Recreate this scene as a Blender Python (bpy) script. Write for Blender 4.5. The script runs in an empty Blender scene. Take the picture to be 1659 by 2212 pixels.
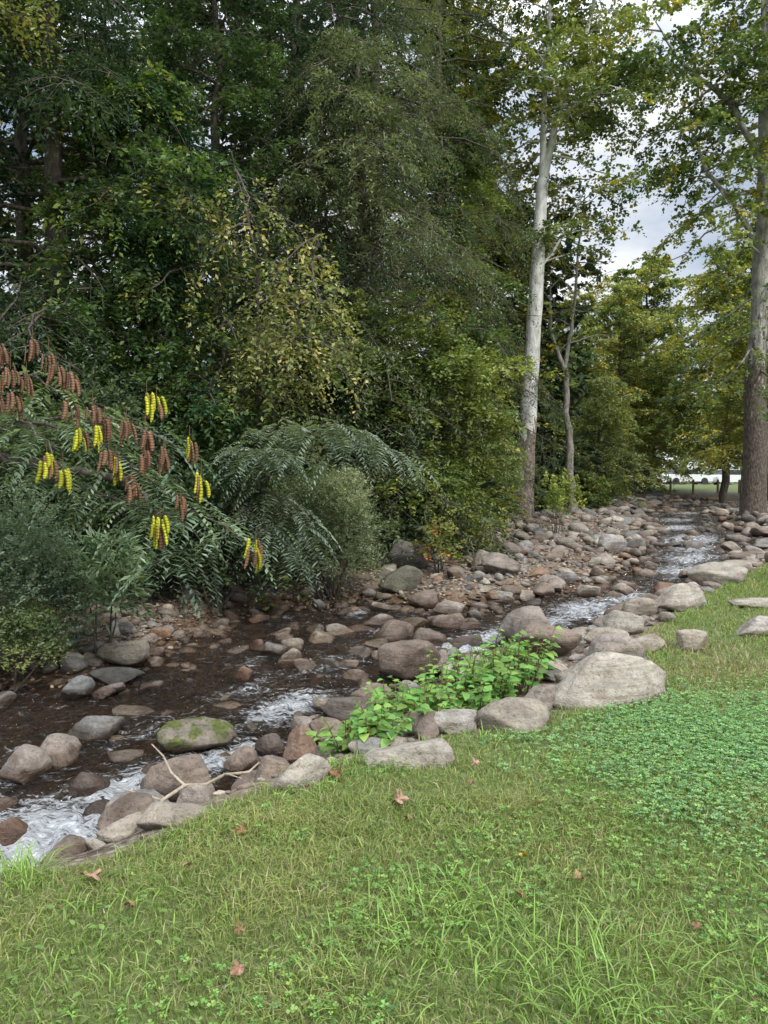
import bpy, bmesh, math, random
import numpy as np
from mathutils import Vector, noise as mn
R = np.random.default_rng(7)
random.seed(7)
scene = bpy.context.scene
COL = scene.collection
UP = np.array([0, 0, 1.0])
FG = 1.8

# ------------------------------------------------------------------ helpers
def nrm(a):
    return a / (np.linalg.norm(a, axis=-1, keepdims=True) + 1e-9)

def make_mesh(name, chunks, mat, smooth=False):
    chunks = [c for c in chunks if c is not None and len(c[0])]
    Vs, Ls, Ts, Cs = [], [], [], []
    off = 0
    for V, F, C in chunks:
        Vs.append(V); Ls.append((F + off).ravel()); Ts.append(np.full(len(F), F.shape[1]))
        if C is None: C = np.full((len(F), 3), .5)
        C = np.asarray(C, float)
        if C.ndim == 1: C = np.tile(C, (len(F), 1))
        Cs.append(C); off += len(V)
    V = np.concatenate(Vs); L = np.concatenate(Ls); T = np.concatenate(Ts); C = np.concatenate(Cs)
    me = bpy.data.meshes.new(name)
    me.vertices.add(len(V)); me.vertices.foreach_set("co", V.astype(np.float32).ravel())
    me.loops.add(len(L)); me.loops.foreach_set("vertex_index", L.astype(np.int32))
    me.polygons.add(len(T))
    st = np.concatenate([[0], np.cumsum(T)[:-1]])
    me.polygons.foreach_set("loop_start", st.astype(np.int32))
    try: me.polygons.foreach_set("loop_total", T.astype(np.int32))
    except Exception: pass
    me.polygons.foreach_set("use_smooth", np.full(len(T), smooth))
    me.update(calc_edges=True)
    a = me.attributes.new("col", 'FLOAT_COLOR', 'FACE')
    rgba = np.ones((len(T), 4), np.float32); rgba[:, :3] = np.clip(C, 0, 1)
    a.data.foreach_set("color", rgba.ravel())
    me.materials.append(mat)
    return me

def add_obj(name, me, parent=None, label=None, category=None, kind=None, group=None):
    o = bpy.data.objects.new(name, me); COL.objects.link(o)
    if parent is not None: o.parent = parent
    if label: o["label"] = label
    if category: o["category"] = category
    if kind: o["kind"] = kind
    if group: o["group"] = group
    return o

def empty(name, loc, label, category, group=None):
    e = bpy.data.objects.new(name, None); e.location = loc; e.empty_display_size = .3
    COL.objects.link(e); e["label"] = label; e["category"] = category
    if group: e["group"] = group
    return e

def part(name, chunks, mat, par, smooth=False, label=None):
    me = make_mesh(name, chunks, mat, smooth)
    o = add_obj(name, me, par, label)
    o.location = -Vector(par.location)
    return o

def tube(pts, rad, n=6, col=None):
    pts = np.asarray(pts, float); rad = np.asarray(rad, float)
    m = len(pts)
    t = nrm(np.gradient(pts, axis=0))
    ref = np.array([1, 0, 0.0]) if abs(nrm(pts[-1] - pts[0])[0]) < .8 else np.array([0, 1, 0.0])
    a = nrm(np.cross(t, ref)); b = np.cross(t, a)
    ang = np.linspace(0, 2 * np.pi, n, endpoint=False)
    V = pts[:, None, :] + rad[:, None, None] * (np.cos(ang)[None, :, None] * a[:, None, :] + np.sin(ang)[None, :, None] * b[:, None, :])
    V = V.reshape(-1, 3)
    i = np.arange(m - 1)[:, None] * n; j = np.arange(n)[None, :]; j2 = (j + 1) % n
    F = np.stack([i + j, i + j2, i + n + j2, i + n + j], -1).reshape(-1, 4)
    return (V, F, col)

def leaves(P, D, N, L, W, C, wide=.45, fold=.15):
    n = len(P)
    D = nrm(D); S = nrm(np.cross(D, N)); Nn = np.cross(S, D)
    L = np.broadcast_to(L, (n,))[:, None]; W = np.broadcast_to(W, (n,))[:, None]
    mid = P + D * L * wide + Nn * fold * W
    V = np.stack([P, mid + S * W / 2, P + D * L, mid - S * W / 2], 1).reshape(-1, 3)
    F = np.arange(4 * n).reshape(n, 4)
    return (V, F, C)

def broadleaves(P, D, N, L, W, C):
    n = len(P)
    D = nrm(D); S = nrm(np.cross(D, N)); Nn = np.cross(S, D)
    L = np.broadcast_to(L, (n,))[:, None]; W = np.broadcast_to(W, (n,))[:, None]
    def at(t, s, z): return P + D * L * t + S * W * s + Nn * L * z
    V = np.stack([at(0, 0, 0), at(.3, 0, .03), at(.68, 0, 0), at(1, 0, -.13),
                  at(.25, .46, .09), at(.66, .33, .04), at(.25, -.46, .09), at(.66, -.33, .04)], 1).reshape(-1, 3)
    T = np.array([[0, 4, 1], [0, 1, 6], [3, 2, 5], [3, 7, 2], [4, 5, 2], [4, 2, 1], [1, 2, 7], [1, 7, 6]])
    F = (np.arange(n)[:, None, None] * 8 + T[None]).reshape(-1, 3)
    return (V, F, np.repeat(C, 8, 0))

def snoise(X, Y, Z=0, s=1., seed=0):
    r = np.random.default_rng(seed + 100)
    out = 0
    for i in range(6):
        k = r.normal(size=3) * s * (1 + .5 * i); p = r.uniform(0, 6.28)
        out = out + np.sin(X * k[0] + Y * k[1] + Z * k[2] + p) / (1 + .35 * i)
    return out / 3.

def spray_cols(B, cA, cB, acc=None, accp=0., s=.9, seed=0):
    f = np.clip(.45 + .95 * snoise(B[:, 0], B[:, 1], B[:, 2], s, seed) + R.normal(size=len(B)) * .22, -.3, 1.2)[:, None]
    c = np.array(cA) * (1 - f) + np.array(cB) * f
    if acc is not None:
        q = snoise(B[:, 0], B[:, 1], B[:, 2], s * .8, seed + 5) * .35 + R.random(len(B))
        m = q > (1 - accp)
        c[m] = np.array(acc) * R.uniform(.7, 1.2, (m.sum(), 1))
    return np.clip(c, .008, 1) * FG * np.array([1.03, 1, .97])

def sprays(B, D, K, ln, lL, lW, SC, droop=.3, along=.6, jit=.35, pj=.03, taper=True, wide=.45, nj=.45):
    S = len(B)
    D = nrm(D)
    side = nrm(np.cross(D, UP) + 1e-3 + R.normal(size=(S, 3)) * .25)
    ln = np.broadcast_to(ln, (S,))
    t = (np.arange(K) + .6) / K
    P = B[:, None] + D[:, None] * (t * 1.)[None, :, None] * ln[:, None, None]
    P = P - UP * (droop * t ** 2)[None, :, None] * ln[:, None, None]
    P = P + R.normal(size=P.shape) * pj
    sg = np.where(np.arange(K) % 2 == 0, 1., -1.)
    LD = D[:, None] * along + side[:, None] * sg[None, :, None] - UP * (droop * t * .8)[None, :, None] + R.normal(size=P.shape) * jit
    Nn = UP + R.normal(size=P.shape) * nj
    sc = R.uniform(.7, 1.2, (S, K))
    if taper: sc = sc * (1.1 - .55 * np.abs(t * 2 - .8) ** 2)[None]
    C = SC[:, None] * R.uniform(.7, 1.3, (S, K, 1)) * np.array([1, 1, 1.])
    return leaves(P.reshape(-1, 3), LD.reshape(-1, 3), Nn.reshape(-1, 3), (lL * sc).ravel(), (lW * sc).ravel(), C.reshape(-1, 3), wide)

# ------------------------------------------------------------------ terrain description (metres)
NB = [(-12, -1), (-6, 2.2), (-3.5, 3.5), (-2.3, 4.05), (-1.75, 4.5), (-1.1, 5.36), (-.6, 6.38), (0, 7.57), (.65, 8.5), (1.9, 9.3), (2.86, 10), (4.25, 11.8), (5.86, 13.8), (8.1, 16.6), (10.6, 21), (11.6, 25), (13.2, 29.5), (16.5, 35), (22, 41), (34, 50), (70, 70), (600, 300)]
FB = [(-14, 3.5), (-9, 5.5), (-6, 6.9), (-3.98, 7.5), (-3.02, 7.7), (-2.48, 8.6), (-2.35, 10), (-1.93, 11.3), (-.3, 12.1), (.6, 11.5), (1.2, 11.3), (2.02, 11.8), (3.85, 12.9), (5.5, 15.4), (6.9, 19), (8.6, 24), (10.6, 29.8), (14.2, 36.5), (20, 43), (33, 53), (69, 73), (598, 304)]
LB = [(-12, -3), (-6, .4), (-3, 1.98), (-1.48, 2.7), (-1.03, 2.98), (-.556, 3.7), (-.13, 4.02), (.48, 4.42), (1.14, 4.85), (2.1, 5.6), (2.9, 7.4), (4.3, 9.5), (6.2, 11.9), (9.5, 15.8), (12.6, 20), (14.5, 26), (19.5, 33), (26, 39), (36, 46.5), (72, 66), (602, 296)]

def sdist(X, Y, poly):
    """signed distance, + on the right-hand side of the polyline"""
    best = np.full(X.shape, 1e9); sg = np.zeros(X.shape)
    for (ax, ay), (bx, by) in zip(poly[:-1], poly[1:]):
        dx, dy = bx - ax, by - ay; L2 = dx * dx + dy * dy
        t = np.clip(((X - ax) * dx + (Y - ay) * dy) / L2, 0, 1)
        qx, qy = X - ax - t * dx, Y - ay - t * dy
        d = np.hypot(qx, qy)
        s = -(dx * (Y - ay) - dy * (X - ax))
        m = d < best - 1e-9
        best = np.where(m, d, best); sg = np.where(m, np.sign(s), sg)
    return best * sg

def sm(t):
    t = np.clip(t, 0, 1); return t * t * (3 - 2 * t)

def zwater(Y):
    return -.75 + .045 * (np.clip(Y, -5, 22) - 4.5) + .02 * (np.clip(Y, 22, 50) - 22)

def zones(X, Y):
    X = np.asarray(X, float); Y = np.asarray(Y, float)
    return sdist(X, Y, NB), -sdist(X, Y, FB), sdist(X, Y, LB)

def ground(X, Y, z3=None):
    X = np.asarray(X, float); Y = np.asarray(Y, float)
    sN, sF, sL = z3 if z3 is not None else zones(X, Y)
    zw = zwater(Y)
    lawn = np.maximum(.02 * np.clip(Y - 5, 0, 55), zw + .38)
    lawn = np.where(Y < 9, .02 * np.clip(Y - 5, 0, 60), lawn) + .015 * snoise(X, Y, 0, 1.1, 3)
    t = np.clip(sN, 0, None) / (np.clip(sN, 0, None) + np.clip(-sL, 0, None) + 1e-6)
    right = (zw - .05) * (1 - sm(t ** .75)) + lawn * sm(t ** .75)
    right = np.where(sL > 0, lawn, right)
    w = 1.2 + 4.6 * sm((Y - 11) / 6)
    e = np.clip(sF - w, 0, None)
    hill = np.minimum(.26 * e * sm(e / 2), 7.5) * (1 - .75 * sm((Y - 55) / 40)) * sm((9 + np.clip(Y - 30, 0, 20) * .15 - X) / 5)
    left = zw - .05 + .26 * sm(sF / 1.1) + hill + .06 * snoise(X, Y, 0, 1.5, 9) * sm(sF) + .45 * sm((Y - 44) / 18) * sm(sF / 4)
    bed = zw - .04 - .11 * sm(np.minimum(-sN, -sF) / .7) + .03 * snoise(X, Y, 0, 3, 12)
    z = np.where(sN > 0, right, np.where(sF > 0, left, bed))
    return z

def gz(x, y): return float(ground(np.array([x]), np.array([y]))[0])

# ------------------------------------------------------------------ materials
def newmat(name):
    m = bpy.data.materials.new(name); m.use_nodes = True
    nt = m.node_tree; nt.nodes.clear()
    out = nt.nodes.new("ShaderNodeOutputMaterial")
    return m, nt, out
def nd(nt, t, **k):
    n = nt.nodes.new(t)
    for a, b in k.items(): setattr(n, a, b)
    return n
def ramp(nt, fac, stops):
    r = nd(nt, "ShaderNodeValToRGB"); el = r.color_ramp.elements
    while len(el) < len(stops): el.new(.5)
    for e, (p, c) in zip(el, stops):
        e.position = p; e.color = (*c, 1) if len(c) == 3 else c
    nt.links.new(fac, r.inputs[0]); return r.outputs[0]
def noisetex(nt, vec, scale, detail=4, rough=.6):
    n = nd(nt, "ShaderNodeTexNoise"); n.inputs["Scale"].default_value = scale
    n.inputs["Detail"].default_value = detail; n.inputs["Roughness"].default_value = rough
    nt.links.new(vec, n.inputs["Vector"]); return n.outputs["Fac"]
def mixc(nt, f, a, b, mode='MIX'):
    m = nd(nt, "ShaderNodeMix", data_type='RGBA', blend_type=mode)
    for inp, v in ((m.inputs[0], f), (m.inputs[6], a), (m.inputs[7], b)):
        if hasattr(v, "links"): nt.links.new(v, inp)
        elif isinstance(v, (int, float)): inp.default_value = v
        else: inp.default_value = (*v, 1)
    return m.outputs[2]
def math_(nt, op, a, b=0, clamp=False):
    m = nd(nt, "ShaderNodeMath", operation=op, use_clamp=clamp)
    for i, v in enumerate((a, b)):
        if hasattr(v, "links"): nt.links.new(v, m.inputs[i])
        else: m.inputs[i].default_value = v
    return m.outputs[0]
def bump(nt, h, s=.5, d=.02):
    b = nd(nt, "ShaderNodeBump"); b.inputs["Strength"].default_value = s; b.inputs["Distance"].default_value = d
    nt.links.new(h, b.inputs["Height"]); return b.outputs[0]

def leafmat(name, rough=.5, trans=.3, spec=.3):
    m, nt, out = newmat(name)
    at = nd(nt, "ShaderNodeAttribute", attribute_name="col")
    p = nd(nt, "ShaderNodeBsdfPrincipled"); p.inputs["Roughness"].default_value = rough
    p.inputs["Specular IOR Level"].default_value = spec
    nt.links.new(at.outputs["Color"], p.inputs["Base Color"])
    if trans <= 0:
        nt.links.new(p.outputs[0], out.inputs[0]); return m
    tr = nd(nt, "ShaderNodeBsdfTranslucent")
    c = mixc(nt, 1., at.outputs["Color"], (1.25, 1.3, .55), 'MULTIPLY'); nt.links.new(c, tr.inputs[0])
    mx = nd(nt, "ShaderNodeMixShader"); mx.inputs[0].default_value = trans
    nt.links.new(p.outputs[0], mx.inputs[1]); nt.links.new(tr.outputs[0], mx.inputs[2]); nt.links.new(mx.outputs[0], out.inputs[0])
    return m
M_leaf = leafmat("leaf_green"); M_grass = leafmat("grass_blade", .45, .3, .35); M_dry = leafmat("dry_leaf", .8, 0, .1)
M_pod = leafmat("seed_pod", .5, .2, .3); M_far = leafmat("leaf_opaque", .7, 0, .1)  # opaque, duller leaf shared by the hillside and the distant wood

def barkmat(name, c1, c2, c3=None, scale=6, zb=4.2, bs=.6):
    m, nt, out = newmat(name)
    tc = nd(nt, "ShaderNodeTexCoord"); mp = nd(nt, "ShaderNodeMapping"); mp.inputs["Scale"].default_value = (1, 1, .35)
    nt.links.new(tc.outputs["Object"], mp.inputs[0])
    f = noisetex(nt, mp.outputs[0], scale, 4, .7)
    col = ramp(nt, f, [(.38, c1), (.58, c2)])
    if c3:
        f2 = noisetex(nt, mp.outputs[0], scale * .6, 4, .65); f3 = noisetex(nt, mp.outputs[0], 22, 3, .7)
        ge = nd(nt, "ShaderNodeNewGeometry"); sp = nd(nt, "ShaderNodeSeparateXYZ"); nt.links.new(ge.outputs["Position"], sp.inputs[0])
        hgt = math_(nt, 'MULTIPLY', math_(nt, 'SUBTRACT', sp.outputs[2], zb), -.07)
        k = math_(nt, 'ADD', f2, hgt)
        k = ramp(nt, k, [(.52, (0, 0, 0)), (.56, (1, 1, 1))])
        cb = mixc(nt, ramp(nt, f3, [(.35, (0, 0, 0)), (.65, (1, 1, 1))]), tuple(x * .35 for x in c3), tuple(x * 1.7 for x in c3))
        col = mixc(nt, k, col, cb)
        f = math_(nt, 'ADD', f, f3)
    p = nd(nt, "ShaderNodeBsdfPrincipled"); p.inputs["Roughness"].default_value = .85
    nt.links.new(col, p.inputs["Base Color"]); nt.links.new(bump(nt, f, bs, .05), p.inputs["Normal"])
    nt.links.new(p.outputs[0], out.inputs[0]); return m
M_bark = barkmat("bark_dark", (.035, .028, .022), (.12, .1, .08), None, 14)
M_barkg = barkmat("bark_grey", (.12, .11, .095), (.26, .24, .21), None, 12)
M_syc = barkmat("bark_sycamore", (.44, .43, .4), (.72, .71, .68), (.19, .15, .125), 5, 4.0)
M_syc2 = barkmat("bark_sycamore_brown", (.2, .19, .165), (.46, .44, .4), (.115, .09, .072), 6, 6.6, 1.)
M_twig = barkmat("dead_wood", (.25, .2, .14), (.42, .35, .26), None, 20)

def simplemat(name, c, rough=.6, metal=0.):
    m, nt, out = newmat(name)
    tc = nd(nt, "ShaderNodeTexCoord"); f = noisetex(nt, tc.outputs["Object"], 9, 3)
    col = mixc(nt, f, tuple(x * .8 for x in c), tuple(min(1, x * 1.15) for x in c))
    p = nd(nt, "ShaderNodeBsdfPrincipled"); p.inputs["Roughness"].default_value = rough; p.inputs["Metallic"].default_value = metal
    nt.links.new(col, p.inputs["Base Color"]); nt.links.new(p.outputs[0], out.inputs[0]); return m

def wetness(nt, geo):
    """1 just above and below the stream's own surface, 0 on dry stone"""
    sp = nd(nt, "ShaderNodeSeparateXYZ"); nt.links.new(geo.outputs["Position"], sp.inputs[0])
    y1 = math_(nt, 'MULTIPLY', math_(nt, 'MINIMUM', sp.outputs[1], 22), .045)
    y2 = math_(nt, 'MULTIPLY', math_(nt, 'MAXIMUM', math_(nt, 'SUBTRACT', sp.outputs[1], 22), 0), .02)
    zw = math_(nt, 'SUBTRACT', math_(nt, 'ADD', y1, y2), .75 + .045 * 4.5)
    dz = math_(nt, 'SUBTRACT', sp.outputs[2], zw)
    nz = noisetex(nt, geo.outputs["Position"], 6, 2)
    dz = math_(nt, 'SUBTRACT', dz, math_(nt, 'MULTIPLY', nz, .16))
    mr = nd(nt, "ShaderNodeMapRange"); mr.inputs[1].default_value = -.02; mr.inputs[2].default_value = .05
    mr.inputs[3].default_value = 1; mr.inputs[4].default_value = 0
    nt.links.new(dz, mr.inputs[0]); return mr.outputs[0]

def rockmat(name, mode='obj', moss=0.):
    m, nt, out = newmat(name)
    geo = nd(nt, "ShaderNodeNewGeometry")
    if mode == 'obj': base = nd(nt, "ShaderNodeObjectInfo").outputs["Color"]
    else: base = nd(nt, "ShaderNodeAttribute", attribute_name="col").outputs["Color"]
    vec = geo.outputs["Position"]
    f1 = noisetex(nt, vec, 5, 3, .65); f2 = noisetex(nt, vec, 34, 4, .75)
    k1 = ramp(nt, f1, [(.3, (.6, .55, .5)), (.52, (1, 1, 1)), (.72, (1.3, 1.27, 1.2))])
    col = mixc(nt, 1., base, k1, 'MULTIPLY')
    k2 = ramp(nt, f2, [(.32, (.42, .39, .36)), (.46, (.95, .95, .95)), (.6, (1.05, 1.05, 1.05)), (.72, (1.5, 1.5, 1.45))])
    col = mixc(nt, .9, col, k2, 'MULTIPLY')
    mp = nd(nt, "ShaderNodeMapping"); mp.inputs["Rotation"].default_value = (.5, .3, .4); mp.inputs["Scale"].default_value = (2, 2, 26)
    nt.links.new(vec, mp.inputs[0]); f4 = noisetex(nt, mp.outputs[0], 1.2, 3)
    col = mixc(nt, .5, col, ramp(nt, f4, [(.38, (.6, .57, .55)), (.5, (1, 1, 1)), (.68, (1.15, 1.12, 1.1))]), 'MULTIPLY')
    if moss > 0:
        mk = math_(nt, 'ADD', noisetex(nt, vec, 7, 4), moss - .5)
        col = mixc(nt, ramp(nt, mk, [(.5, (0, 0, 0)), (.58, (1, 1, 1))]), col, ramp(nt, f2, [(.3, (.03, .045, .01)), (.7, (.13, .15, .03))]))
    w = wetness(nt, geo)
    wc = mixc(nt, 1., col, (.42, .34, .28), 'MULTIPLY')
    col = mixc(nt, w, col, wc)
    p = nd(nt, "ShaderNodeBsdfPrincipled")
    rg = math_(nt, 'SUBTRACT', .85, math_(nt, 'MULTIPLY', w, .6)); nt.links.new(rg, p.inputs["Roughness"])
    nt.links.new(col, p.inputs["Base Color"])
    h = math_(nt, 'ADD', f2, math_(nt, 'MULTIPLY', f4, .5))
    nt.links.new(bump(nt, h, .8, .03), p.inputs["Normal"])
    nt.links.new(p.outputs[0], out.inputs[0]); return m
M_rock = rockmat("river_stone"); M_cob = rockmat("cobble_stone", 'attr'); M_moss = rockmat("mossy_stone", 'obj', .53)

def groundmat():
    m, nt, out = newmat("ground_surface")
    geo = nd(nt, "ShaderNodeNewGeometry"); vec = geo.outputs["Position"]
    z = nd(nt, "ShaderNodeAttribute", attribute_name="zone"); s = nd(nt, "ShaderNodeSeparateColor"); nt.links.new(z.outputs["Color"], s.inputs[0])
    fa = noisetex(nt, vec, 1.3, 3); fb = noisetex(nt, vec, 45, 4, .7)
    lawn = mixc(nt, fa, (.1, .15, .035), (.17, .19, .06)); lawn = mixc(nt, ramp(nt, fb, [(.4, (0, 0, 0)), (.7, (1, 1, 1))]), lawn, (.06, .075, .025))
    vo = nd(nt, "ShaderNodeTexVoronoi"); vo.inputs["Scale"].default_value = 18; nt.links.new(vec, vo.inputs["Vector"])
    gc = ramp(nt, vo.outputs["Color"], [(.2, (.15, .12, .09)), (.5, (.26, .215, .17)), (.8, (.36, .31, .26))])
    dk = ramp(nt, vo.outputs["Distance"], [(.25, (1, 1, 1)), (.6, (.3, .25, .21))]); grav = mixc(nt, 1., gc, dk, 'MULTIPLY')
    soil = mixc(nt, fb, (.13, .095, .065), (.27, .205, .145))
    grav = mixc(nt, ramp(nt, noisetex(nt, vec, 1.4, 4), [(.45, (0, 0, 0)), (.58, (.9, .9, .9))]), grav, soil)
    wet = wetness(nt, geo); grav = mixc(nt, wet, grav, mixc(nt, 1., grav, (.58, .45, .32), 'MULTIPLY'))
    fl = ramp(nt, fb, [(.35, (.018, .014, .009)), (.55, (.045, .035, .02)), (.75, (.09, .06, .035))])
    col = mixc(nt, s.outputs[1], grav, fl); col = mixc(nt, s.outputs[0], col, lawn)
    p = nd(nt, "ShaderNodeBsdfPrincipled"); p.inputs["Roughness"].default_value = .9
    nt.links.new(col, p.inputs["Base Color"])
    h = math_(nt, 'SUBTRACT', fb, math_(nt, 'MULTIPLY', vo.outputs["Distance"], 1.))
    nt.links.new(bump(nt, h, .7, .03), p.inputs["Normal"]); nt.links.new(p.outputs[0], out.inputs[0]); return m
M_ground = groundmat()

def watermat():
    m, nt, out = newmat("stream_water")
    geo = nd(nt, "ShaderNodeNewGeometry"); vec = geo.outputs["Position"]
    at = nd(nt, "ShaderNodeAttribute", attribute_name="foam")
    mp = nd(nt, "ShaderNodeMapping"); mp.inputs["Rotation"].default_value = (0, 0, math.radians(-55)); mp.inputs["Scale"].default_value = (1., 2.4, 1)
    # streaks bend with a slow warp so they never run dead straight
    wn = nd(nt, "ShaderNodeTexNoise"); wn.inputs["Scale"].default_value = 2.2; wn.inputs["Detail"].default_value = 3; nt.links.new(vec, wn.inputs["Vector"])
    va = nd(nt, "ShaderNodeVectorMath", operation='MULTIPLY_ADD'); nt.links.new(wn.outputs["Color"], va.inputs[0]); va.inputs[1].default_value = (.6, .6, 0); nt.links.new(vec, va.inputs[2])
    nt.links.new(va.outputs[0], mp.inputs[0])
    n1 = noisetex(nt, mp.outputs[0], 4.5, 4, .65); n2 = noisetex(nt, mp.outputs[0], 20, 5, .8)
    h = math_(nt, 'ADD', math_(nt, 'MULTIPLY', n1, 1.2), math_(nt, 'MULTIPLY', n2, .55))
    bm = bump(nt, h, 1., .14)
    nn = math_(nt, 'ADD', math_(nt, 'MULTIPLY', math_(nt, 'SUBTRACT', n1, .5), 2.0), math_(nt, 'MULTIPLY', math_(nt, 'SUBTRACT', n2, .5), 2.8))
    fm = math_(nt, 'ADD', math_(nt, 'MULTIPLY', at.outputs["Fac"], .68), math_(nt, 'MULTIPLY', nn, .75))
    foam = ramp(nt, fm, [(.42, (0, 0, 0)), (.56, (.6, .6, .6)), (.74, (1, 1, 1))])
    tr = nd(nt, "ShaderNodeBsdfTransparent"); tr.inputs[0].default_value = (.84, .68, .48, 1)
    gl = nd(nt, "ShaderNodeBsdfGlossy"); gl.inputs["Roughness"].default_value = .05; gl.inputs[0].default_value = (1, 1, 1, 1)
    nt.links.new(bm, gl.inputs["Normal"])
    di = nd(nt, "ShaderNodeBsdfDiffuse"); di.inputs[0].default_value = (.06, .042, .024, 1)
    b0 = nd(nt, "ShaderNodeMixShader"); b0.inputs[0].default_value = .1; nt.links.new(tr.outputs[0], b0.inputs[1]); nt.links.new(di.outputs[0], b0.inputs[2])
    fr = nd(nt, "ShaderNodeFresnel"); fr.inputs[0].default_value = 1.5; nt.links.new(bm, fr.inputs["Normal"])
    b1 = nd(nt, "ShaderNodeMixShader"); nt.links.new(fr.outputs[0], b1.inputs[0]); nt.links.new(b0.outputs[0], b1.inputs[1]); nt.links.new(gl.outputs[0], b1.inputs[2])
    fo = nd(nt, "ShaderNodeBsdfDiffuse")
    fc = ramp(nt, n2, [(.38, (.36, .38, .4)), (.5, (.66, .68, .7)), (.62, (.82, .84, .86))]); nt.links.new(fc, fo.inputs[0])
    nt.links.new(bm, fo.inputs["Normal"])
    b2 = nd(nt, "ShaderNodeMixShader"); nt.links.new(foam, b2.inputs[0]); nt.links.new(b1.outputs[0], b2.inputs[1]); nt.links.new(fo.outputs[0], b2.inputs[2])
    nt.links.new(b2.outputs[0], out.inputs[0]); return m
M_water = watermat()

# ------------------------------------------------------------------ ground sheet
def axis(lo, a, b, hi, st):
    mid = list(np.arange(a, b, st)); s = st; x = mid[-1]; r = []
    while x < hi: s *= 1.15; x += s; r.append(x)
    s = st; x = a; l = []
    while x > lo: s *= 1.18; x -= s; l.append(x)
    return np.array(l[::-1] + mid + r)
xs = axis(-500, -7, 18, 500, .13); ys = axis(-200, 1, 38, 900, .13)
GX, GY = np.meshgrid(xs, ys)
zn = zones(GX, GY); GZ = ground(GX, GY, zn)
V = np.stack([GX, GY, GZ], -1).reshape(-1, 3); nx = len(xs); ny = len(ys)
i = np.arange(ny - 1)[:, None] * nx; j = np.arange(nx - 1)[None]
F = np.stack([i + j, i + j + 1, i + nx + j + 1, i + nx + j], -1).reshape(-1, 4)
me = make_mesh("ground", [(V, F, None)], M_ground, True)
a = me.attributes.new("zone", 'FLOAT_COLOR', 'POINT')
lawnm = sm((zn[2] + .25 + .15 * snoise(GX, GY, 0, 3, 4)) / .3)
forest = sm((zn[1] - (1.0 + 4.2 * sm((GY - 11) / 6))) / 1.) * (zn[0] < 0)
lawnm = np.maximum(lawnm, sm((GY - 47 + .5 * snoise(GX, GY, 0, .6, 5)) / 5) * (GX > 12) * (zn[1] > 2))
rg = np.ones((GX.size, 4), np.float32); rg[:, 0] = lawnm.ravel(); rg[:, 1] = forest.ravel(); rg[:, 2] = 0
a.data.foreach_set("color", rg.ravel())
add_obj("ground", me, label="grassy bank, gravel bar and wooded ground along the creek", category="ground", kind="structure")

# ------------------------------------------------------------------ water
wx = np.arange(-12, 24, .06); wy = np.arange(0, 46, .06)
WX, WY = np.meshgrid(wx, wy); sN, sF, sL = zones(WX, WY)
foamc = [(-2.3, 4.7, .75, 1.2), (-1.95, 5.35, .5, 1.2), (-2.9, 4.5, .7, 1.1), (-1.9, 4.35, .45, .95), (-1.35, 5.95, .4, 1.05), (-1.0, 5.9, .32, .9), (-.95, 7.15, .5, 1.05), (-1.4, 7.7, .5, .6), (-.55, 6.7, .3, .7), (.9, 9.3, .55, 1.1), (.5, 8.9, .35, .85), (1.5, 9.9, .55, .9), (3.2, 11.6, .8, 1.), (2.6, 10.8, .5, .9), (4.2, 12.6, .7, .9), (8.6, 20.5, 1.2, 1.), (7.9, 18.6, 1.0, .9), (9.6, 24, 1.1, .95), (-.4, 11.3, .25, .8), (6.2, 15.2, 1., .9), (-3.2, 5.4, .6, .75), (7.1, 17.0, 1., .9), (-2.2, 6.6, .5, .55), (-.6, 8.6, .5, .6), (-1.6, 8.6, .3, .5), (.0, 10.1, .3, .6), (11, 27.5, 1., .9), (13, 31.5, 1., .8)]
fo = .2 + .12 * sm((WY - 9) / 5)  # base level paints silvery water reflection as pale streaks, stronger farther upstream
ca, sa = math.cos(math.radians(55)), math.sin(math.radians(55))
for fx, fy, fr, fs in foamc:
    u = (WX - fx) * ca + (WY - fy) * sa; v = -(WX - fx) * sa + (WY - fy) * ca
    fo = np.maximum(fo, fs * np.exp(-(u / (fr * 1.5)) ** 2 - (v / (fr * .75)) ** 2))
WZ = zwater(WY) + .012 * snoise(WX, WY, 0, 7, 21) + (.008 + fo ** 2 * .04) * snoise(WX, WY, 0, 16, 22)
nx = len(wx); ny = len(wy)
inside = (sN < .6) & (sF < .6)
i = np.arange(ny - 1)[:, None] * nx; j = np.arange(nx - 1)[None]
F = np.stack([i + j, i + j + 1, i + nx + j + 1, i + nx + j], -1).reshape(-1, 4)
keep = inside.ravel()[F].all(1); F = F[keep]
used, inv = np.unique(F, return_inverse=True); F = inv.reshape(-1, 4)
V = np.stack([WX, WY, WZ], -1).reshape(-1, 3)[used]
me = make_mesh("water", [(V, F, None)], M_water, True)
a = me.attributes.new("foam", 'FLOAT', 'POINT'); a.data.foreach_set("value", fo.ravel()[used].astype(np.float32))
add_obj("water", me, label="shallow brown creek water with white riffles", category="water", kind="structure")

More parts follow.
